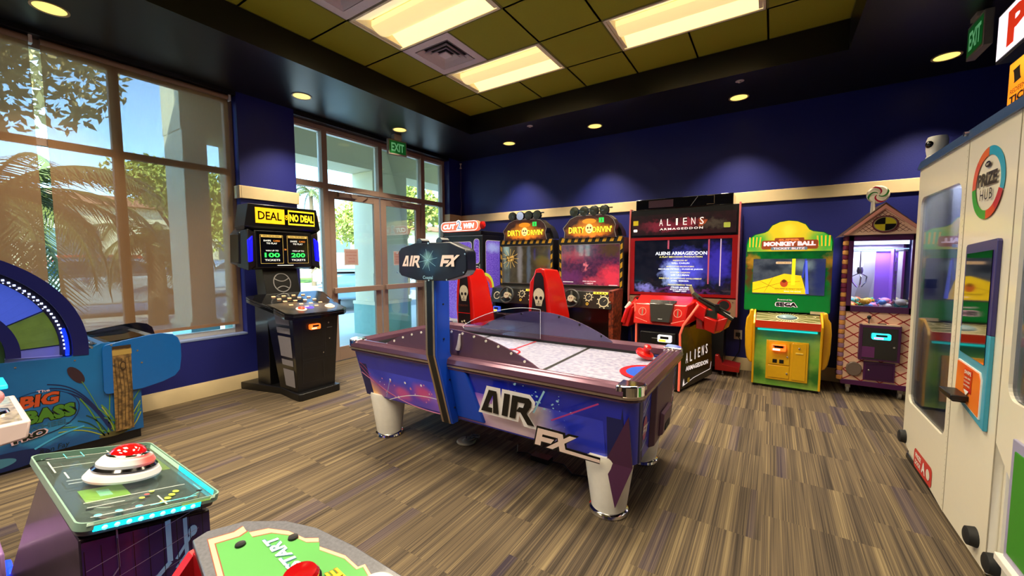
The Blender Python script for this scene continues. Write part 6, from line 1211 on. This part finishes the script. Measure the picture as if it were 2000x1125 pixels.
    # dash
    g = MB(); g.hexa([(-.45, -.30, .76), (.42, -.30, .76), (.45, .02, .80), (-.45, .02, .80), (-.45, -.24, .98), (.42, -.24, .98), (.45, .02, 1.02), (-.45, .02, 1.02)], mat('dash_black', '#15140f', .35, coat=.2)); ds = g.build('dashboard', V, bevel=.006)
    g = MB(); g.hexa([(-.44, -.26, .10), (-.38, -.26, .10), (-.38, .02, .10), (-.44, .02, .10), (-.44, -.26, .77), (-.38, -.26, .77), (-.38, .02, .77), (-.44, .02, .77)], DK); g.hexa([(.38, -.28, .10), (.44, -.28, .10), (.44, .02, .10), (.38, .02, .10), (.38, -.28, 1.0), (.44, -.28, 1.0), (.47, .02, 1.02), (.40, .02, 1.02)], blob_mat('rust_side_print', '#3a1812', [], .4, base2='#8a3a20', b2scale=30)); g.box(-.40, .40, -.40, .02, .02, .10, BLK); g.build('side_wing', V, bevel=.004)
    vn = Vector((0, .06, .22)).normalized(); g = MB(); g.frame((0, -.302, .76), X, vn); g.lift = .003; DC = mat('dial_cream', '#d8d0b0', .3); DY = mat('dial_yellow', '#c8b040', .3)
    for x, z, r in ((-.34, .11, .058), (.10, .15, .048), (.31, .10, .072)):
        d_ = MB(); d_.frame((0, -.302, .76), X, vn); d_.lift = .003; d_.ring(x, z, r * .8, r, DC); d_.up(.001); d_.el(x, z, r * .81, r * .81, BLKM, 24); d_.ln([(x, z), (x + r * .4, z + r * .4)], .004, DC); d_.build('dial', ds, smooth=False)
    g.up(.002); g.el(.09, .06, .02, .02, DY, 16); g.up(); g.el(.09, .06, .01, .01, HD, 12)
    for k in range(9): a = k * .7; g.el(.31 + .085 * math.cos(a), .10 + .085 * math.sin(a), .010, .008, DC, 8); g.el(.10 + .062 * math.cos(a), .15 + .055 * math.sin(a), .008, .006, DC, 8); g.lift = .005
    g.rr(.16, .36, .195, .225, .005, mat('dash_badge_lit', '#e8c840', .3, emit=.7)); g.up()
    for k in range(4): g.el(.20 + .04 * k, .21, .010, .008, TXB, 10)
    g.build('dash_print', ds, smooth=False)
    g = MB(); R0 = Matrix.Translation((-.12, -.34, .885)) @ Matrix.Rotation(-.25, 4, 'X'); g.M = R0; ncr = 28
    g.tube([(.115 * math.cos(2 * PI * k / ncr), 0, .115 * math.sin(2 * PI * k / ncr)) for k in range(ncr + 1)], .014, mat('wheel_rubber', '#2a2c2c', .4), 8)
    for a in (PI / 2, PI / 2 + 2.09, PI / 2 - 2.09): g.tube([(.03 * math.cos(a), .01, .03 * math.sin(a)), (.105 * math.cos(a), .0, .105 * math.sin(a))], .014, mat('wheel_spoke_grey', '#6a706a', .3, .4), 8)
    sw_ = g.build('steering_wheel', V)
    g = MB(); g.M = R0; g.lathe([(.045, -.012), (.048, .0), (.04, .08)], (0, 0, 0), mat('wheel_hub_cream', '#c8bca0', .3, .3), 24, 'y'); g.frame((0, -.012, 0), X, Z)
    for x in (-.014, .014): g.el(x, .006, .008, .009, HD, 10)
    g.build('wheel_hub', sw_)
    rd = reader(V, -.33, -.27, .66, mat('reader_blue', '#3050d0', .3, emit=.8), mat('reader_yellow', '#f0e040', .3, emit=1.2), .12, .08)
    return V
s1_ = blob_mat('driving_screen_print_dark', '#4a4434', [((-.1, 0, 1.35), (.07, .4, .6), '#8a8a90', .8), ((.06, 0, 1.35), (.05, .4, .6), '#5a6a80', .7), ((.3, 0, 1.38), (.2, .4, .12), '#6a5a2a', .8), ((-.35, 0, 1.3), (.14, .4, .4), '#3a3438', .6)], .1, emit=.35, warp=.06, wscale=8, base2='#39342a', b2scale=8, coat=.6)
s2_ = blob_mat('driving_screen_print_red', '#5a2a48', [((.32, 0, 1.16), (.26, .4, .24), '#d83a50', .95), ((-.25, 0, 1.45), (.3, .4, .12), '#9a3048', .7), ((-.30, 0, 1.15), (.3, .4, .14), '#6a3068', .7), ((.30, 0, 1.53), (.26, .4, .14), '#4a3a24', .9), ((-.05, 0, 1.30), (.06, .4, .07), '#d87080', .9), ((.08, 0, 1.1), (.25, .4, .1), '#b84058', .8)], .12, emit=.45, warp=.22, wscale=18, base2='#3c2440', b2scale=20, coat=.5)
BG_ = mat('burst_gold', '#e0b860', .3, emit=.5)
def ex1(g):
    for k in range(12): t = k * .524; g.ln([(-.27 + .04 * math.cos(t), 1.42 + .04 * math.sin(t)), (-.27 + .15 * math.cos(t), 1.42 + .15 * math.sin(t))], .006, BG_); g.lift = .004
    g.rr(-.35, -.19, 1.375, 1.465, .01, HDK); g.tx('BLAME', -.27, 1.442, .035, BG_, w=.13, bold=.04, rot=.15); g.tx('FURY', -.26, 1.398, .035, BG_, w=.11, bold=.04, rot=.15)
def ex2(g):
    WH_ = mat('caption_white', '#f0d8e0', .3, emit=.7); g.ln([(-.40, 1.085), (-.24, 1.085)], .008, WH_); g.tx('PRESS GAS TO JOIN', .0, 1.098, .018, WH_, w=.19); g.tx('1 CREDIT', .0, 1.07, .018, WH_, w=.12); g.ln([(.28, 1.055), (.40, 1.055)], .008, WH_)
HDK = mat('burst_dark', '#3a2410', .4)
driver(-2.115, 'right driving arcade cabinet with DIRTY DRIVIN header and red game screen', 9, s2_, ex2)
driver(-3.150, 'left driving arcade cabinet with DIRTY DRIVIN header and dim screen with gold burst', 1, s1_, ex1)
# seats
def seat(cx, cy, label):
    V = thing('racing_seat', label, 'seat', (cx, cy, 0), group=None)
    # x, z outline of the moulded shell seen from behind
    P = [(-.20, .30), (-.22, .55), (-.245, .75), (-.235, 1.0), (-.215, 1.14), (-.13, 1.22), (-.10, 1.29), (.0, 1.305), (.10, 1.29), (.125, 1.22), (.17, 1.12), (.20, .95), (.24, .75), (.25, .55), (.21, .30)]
    g = MB(); Q_ = [(x * .62 - (.05 if 0 else 0), z * .985) for x, z in P]
    A_ = [g.v((x * .62 - .02, -.10 - .02 * math.sin(z * 2), z)) for x, z in P]; B_ = [g.v((x * .88 + .02, .10 + .12 * (1.3 - z), z * .99)) for x, z in P]; C_ = [g.v((x * .76 + .02, .16 + .12 * (1.3 - z), z * .97)) for x, z in P]; n = len(P)
    g.face(A_, RED); g.face(C_[::-1], RED)
    for u_, w_ in ((A_, B_), (B_, C_)):
        for i in range(n): g.face([u_[i], w_[i], w_[(i + 1) % n], u_[(i + 1) % n]], RED)
    g.build('backrest', V, bevel=.012, seg=3)
    g = MB(); g.hexa([(-.17, .10, .28), (.17, .10, .28), (.17, .50, .30), (-.17, .50, .30), (-.20, .10, .48), (.20, .10, .48), (.20, .52, .46), (-.20, .52, .46)], RED); g.build('cushion', V, bevel=.02, seg=3)
    g = MB(); g.hexa([(-.16, -.10, .02), (.16, -.10, .02), (.18, .55, .02), (-.18, .55, .02), (-.15, -.09, .30), (.15, -.09, .30), (.16, .5, .30), (-.16, .5, .30)], BLK); g.build('base', V, bevel=.006)
    g = MB(); g.frame((-.02, -.133, 0), X, Z); g.lift = .003
    SKB = mat('skull_panel_black', '#1a0c0c', .3, coat=.3); SKW = mat('skull_cream', '#cdbfa8', .4, vary=.15, scale=60)
    g.p2([(-.11, .32), (.11, .32), (.10, .8), (.06, 1.2), (.03, 1.25), (-.03, 1.25), (-.06, 1.2), (-.10, .8)], SKB); g.up(.001)
    g.el(0, .985, .072, .085, SKW, 28); g.r2(-.038, .038, .86, .93, SKW); g.p2([(-.055, .93), (.055, .93), (.04, .875), (-.04, .875)], SKW); g.up(.001)
    for x in (-.03, .03): g.el(x, .955, .019, .021, SKB, 14)
    g.p2([(-.008, .90), (.008, .90), (0, .93)], SKB); g.ln([(-.03, .885), (.03, .885)], .003, SKB)
    for k in range(5): g.ln([(-.024 + .012 * k, .862), (-.024 + .012 * k, .895)], .0025, SKB)
    g.tx('DEATH', 0, .80, .028, mat('faint_red', '#5a2418', .4), w=.14, bold=.02); g.ln([(-.11, .70), (.11, .70)], .008, RED)
    for k in range(5): a = k * 1.257; g.el(.0 + .035 * math.cos(a), .56 + .035 * math.sin(a), .014, .014, SKW, 10)
    g.ring(0, .47, .03, .05, SKW)
    g.build('seat_print', V, smooth=False); return V
seat(-2.26, 4.20, 'red racing seat with skull print, right of the two, in front of the red screen')
seat(-3.40, 4.20, 'red racing seat with skull print, left of the two, beside the scoreboard post')

# ================================================================== CUT 2 WIN
U = thing('string_cut_prize_game', 'black CUT 2 WIN prize cabinet in the back-left corner', 'arcade machine', (-4.215, 5.0, 0))
PRL = blob_mat('purple_confetti_print', '#5a3ac0', [((.4, .3, 1.6), (.3, .3, .12), '#a0b0f0', .8), ((0, 0, .6), (.4, .4, .3), '#7a6ad0', .6)], .2, emit=.45, warp=.1, wscale=12, base2='#8068d8', b2scale=50, coat=.4); LNW = mat('outline_silver', '#c8c8d4', .3)
g = MB(); g.box(-.395, .395, 0, .70, .05, 1.80, BLK); g.prism([(-.395, 1.80), (.395, 1.80), (.40, 1.86), (-.40, 1.86)], 'y', -.03, .70, BLK); cu = g.build('cabinet', U, bevel=.006)
g = MB(); g.frame((0, 0, 0), X, Z); g.lift = .003; g.ln([(-.40, 1.80), (.40, 1.785)], .012, LNW)
g.rr(-.33, .19, .42, 1.70, .05, LNW); g.rr(-.32, .18, .43, 1.69, .05, PRL); g.up(.001); g.rr(.225, .345, 1.34, 1.74, .05, LNW); g.rr(.235, .335, 1.35, 1.73, .045, PRL); g.ln([(.345, .5), (.345, 1.34)], .010, LNW); g.el(.29, 1.22, .07, .09, LNW, 24); g.el(.30, 1.22, .055, .075, BLK, 24); g.el(.27, 1.19, .03, .04, LNW, 16)
g.el(.0, .55, .12, .14, mat('ball_pale_pink', '#e0c0d0', .3, emit=.3), 24); g.r2(-.33, .20, .40, .425, LNW); g.build('front_window', U, smooth=False)
g = MB(); g.frame((.395, .35, 0), (0, 1, 0), Z); g.lift = .003; g.rr(-.27, .28, .60, 1.72, .06, LNW); g.rr(-.26, .27, .61, 1.71, .055, PRL); g.up(.001); g.ring(-.3, .95, .20, .25, mat('arc_lime', '#c8d840', .3, emit=.5), 0, PI / 2, 12); g.ring(-.3, .95, .14, .20, mat('arc_red', '#e04838', .3, emit=.5), 0, PI / 2, 12); g.build('side_window', U, smooth=False)
sgn = MB(); sgn.prism([(x, z) for x, z in rrect(-.42, .36, 1.865, 2.025, .075)], 'y', -.06, .03, mat('neon_salmon', '#f07858', .3, emit=.9, ecol='#f06848')); sgn.lathe([(.06, 0), (.06, .03), (.03, .05)], (.40, -.01, 1.945), RED, 20, 'x')
sgn.frame((-.03, -.06, 1.945), X, Z); sgn.ln(rrect(-.385, .385, -.072, .072, .07, 6) + [rrect(-.385, .385, -.072, .072, .07, 6)[0]], .01, mat('neon_white', '#fff0ec', .3, emit=1.5)); NWH = mat('neon_white', '#fff0ec')
sgn.tx('CUT', -.21, 0, .082, NWH, w=.26, bold=.06, shear=.2); sgn.tx('2', .005, .02, .16, NWH, bold=.08); sgn.up(.001); sgn.tx('2', .005, .02, .13, mat('neon_blue_grey', '#8aa8c8', .3, emit=.6)); sgn.tx('WIN', .2, 0, .082, NWH, w=.22, bold=.06, shear=.2); sgn.build('sign', U, smooth=False)
g = MB(); g.box(-.38, .38, -.0, .68, 0, .05, BLKM); g.box(-.36, .22, -.05, 0, .30, .40, mat('shelf_silver', '#b8b4bc', .3, .3)); g.build('base_shelf', U, bevel=.004)
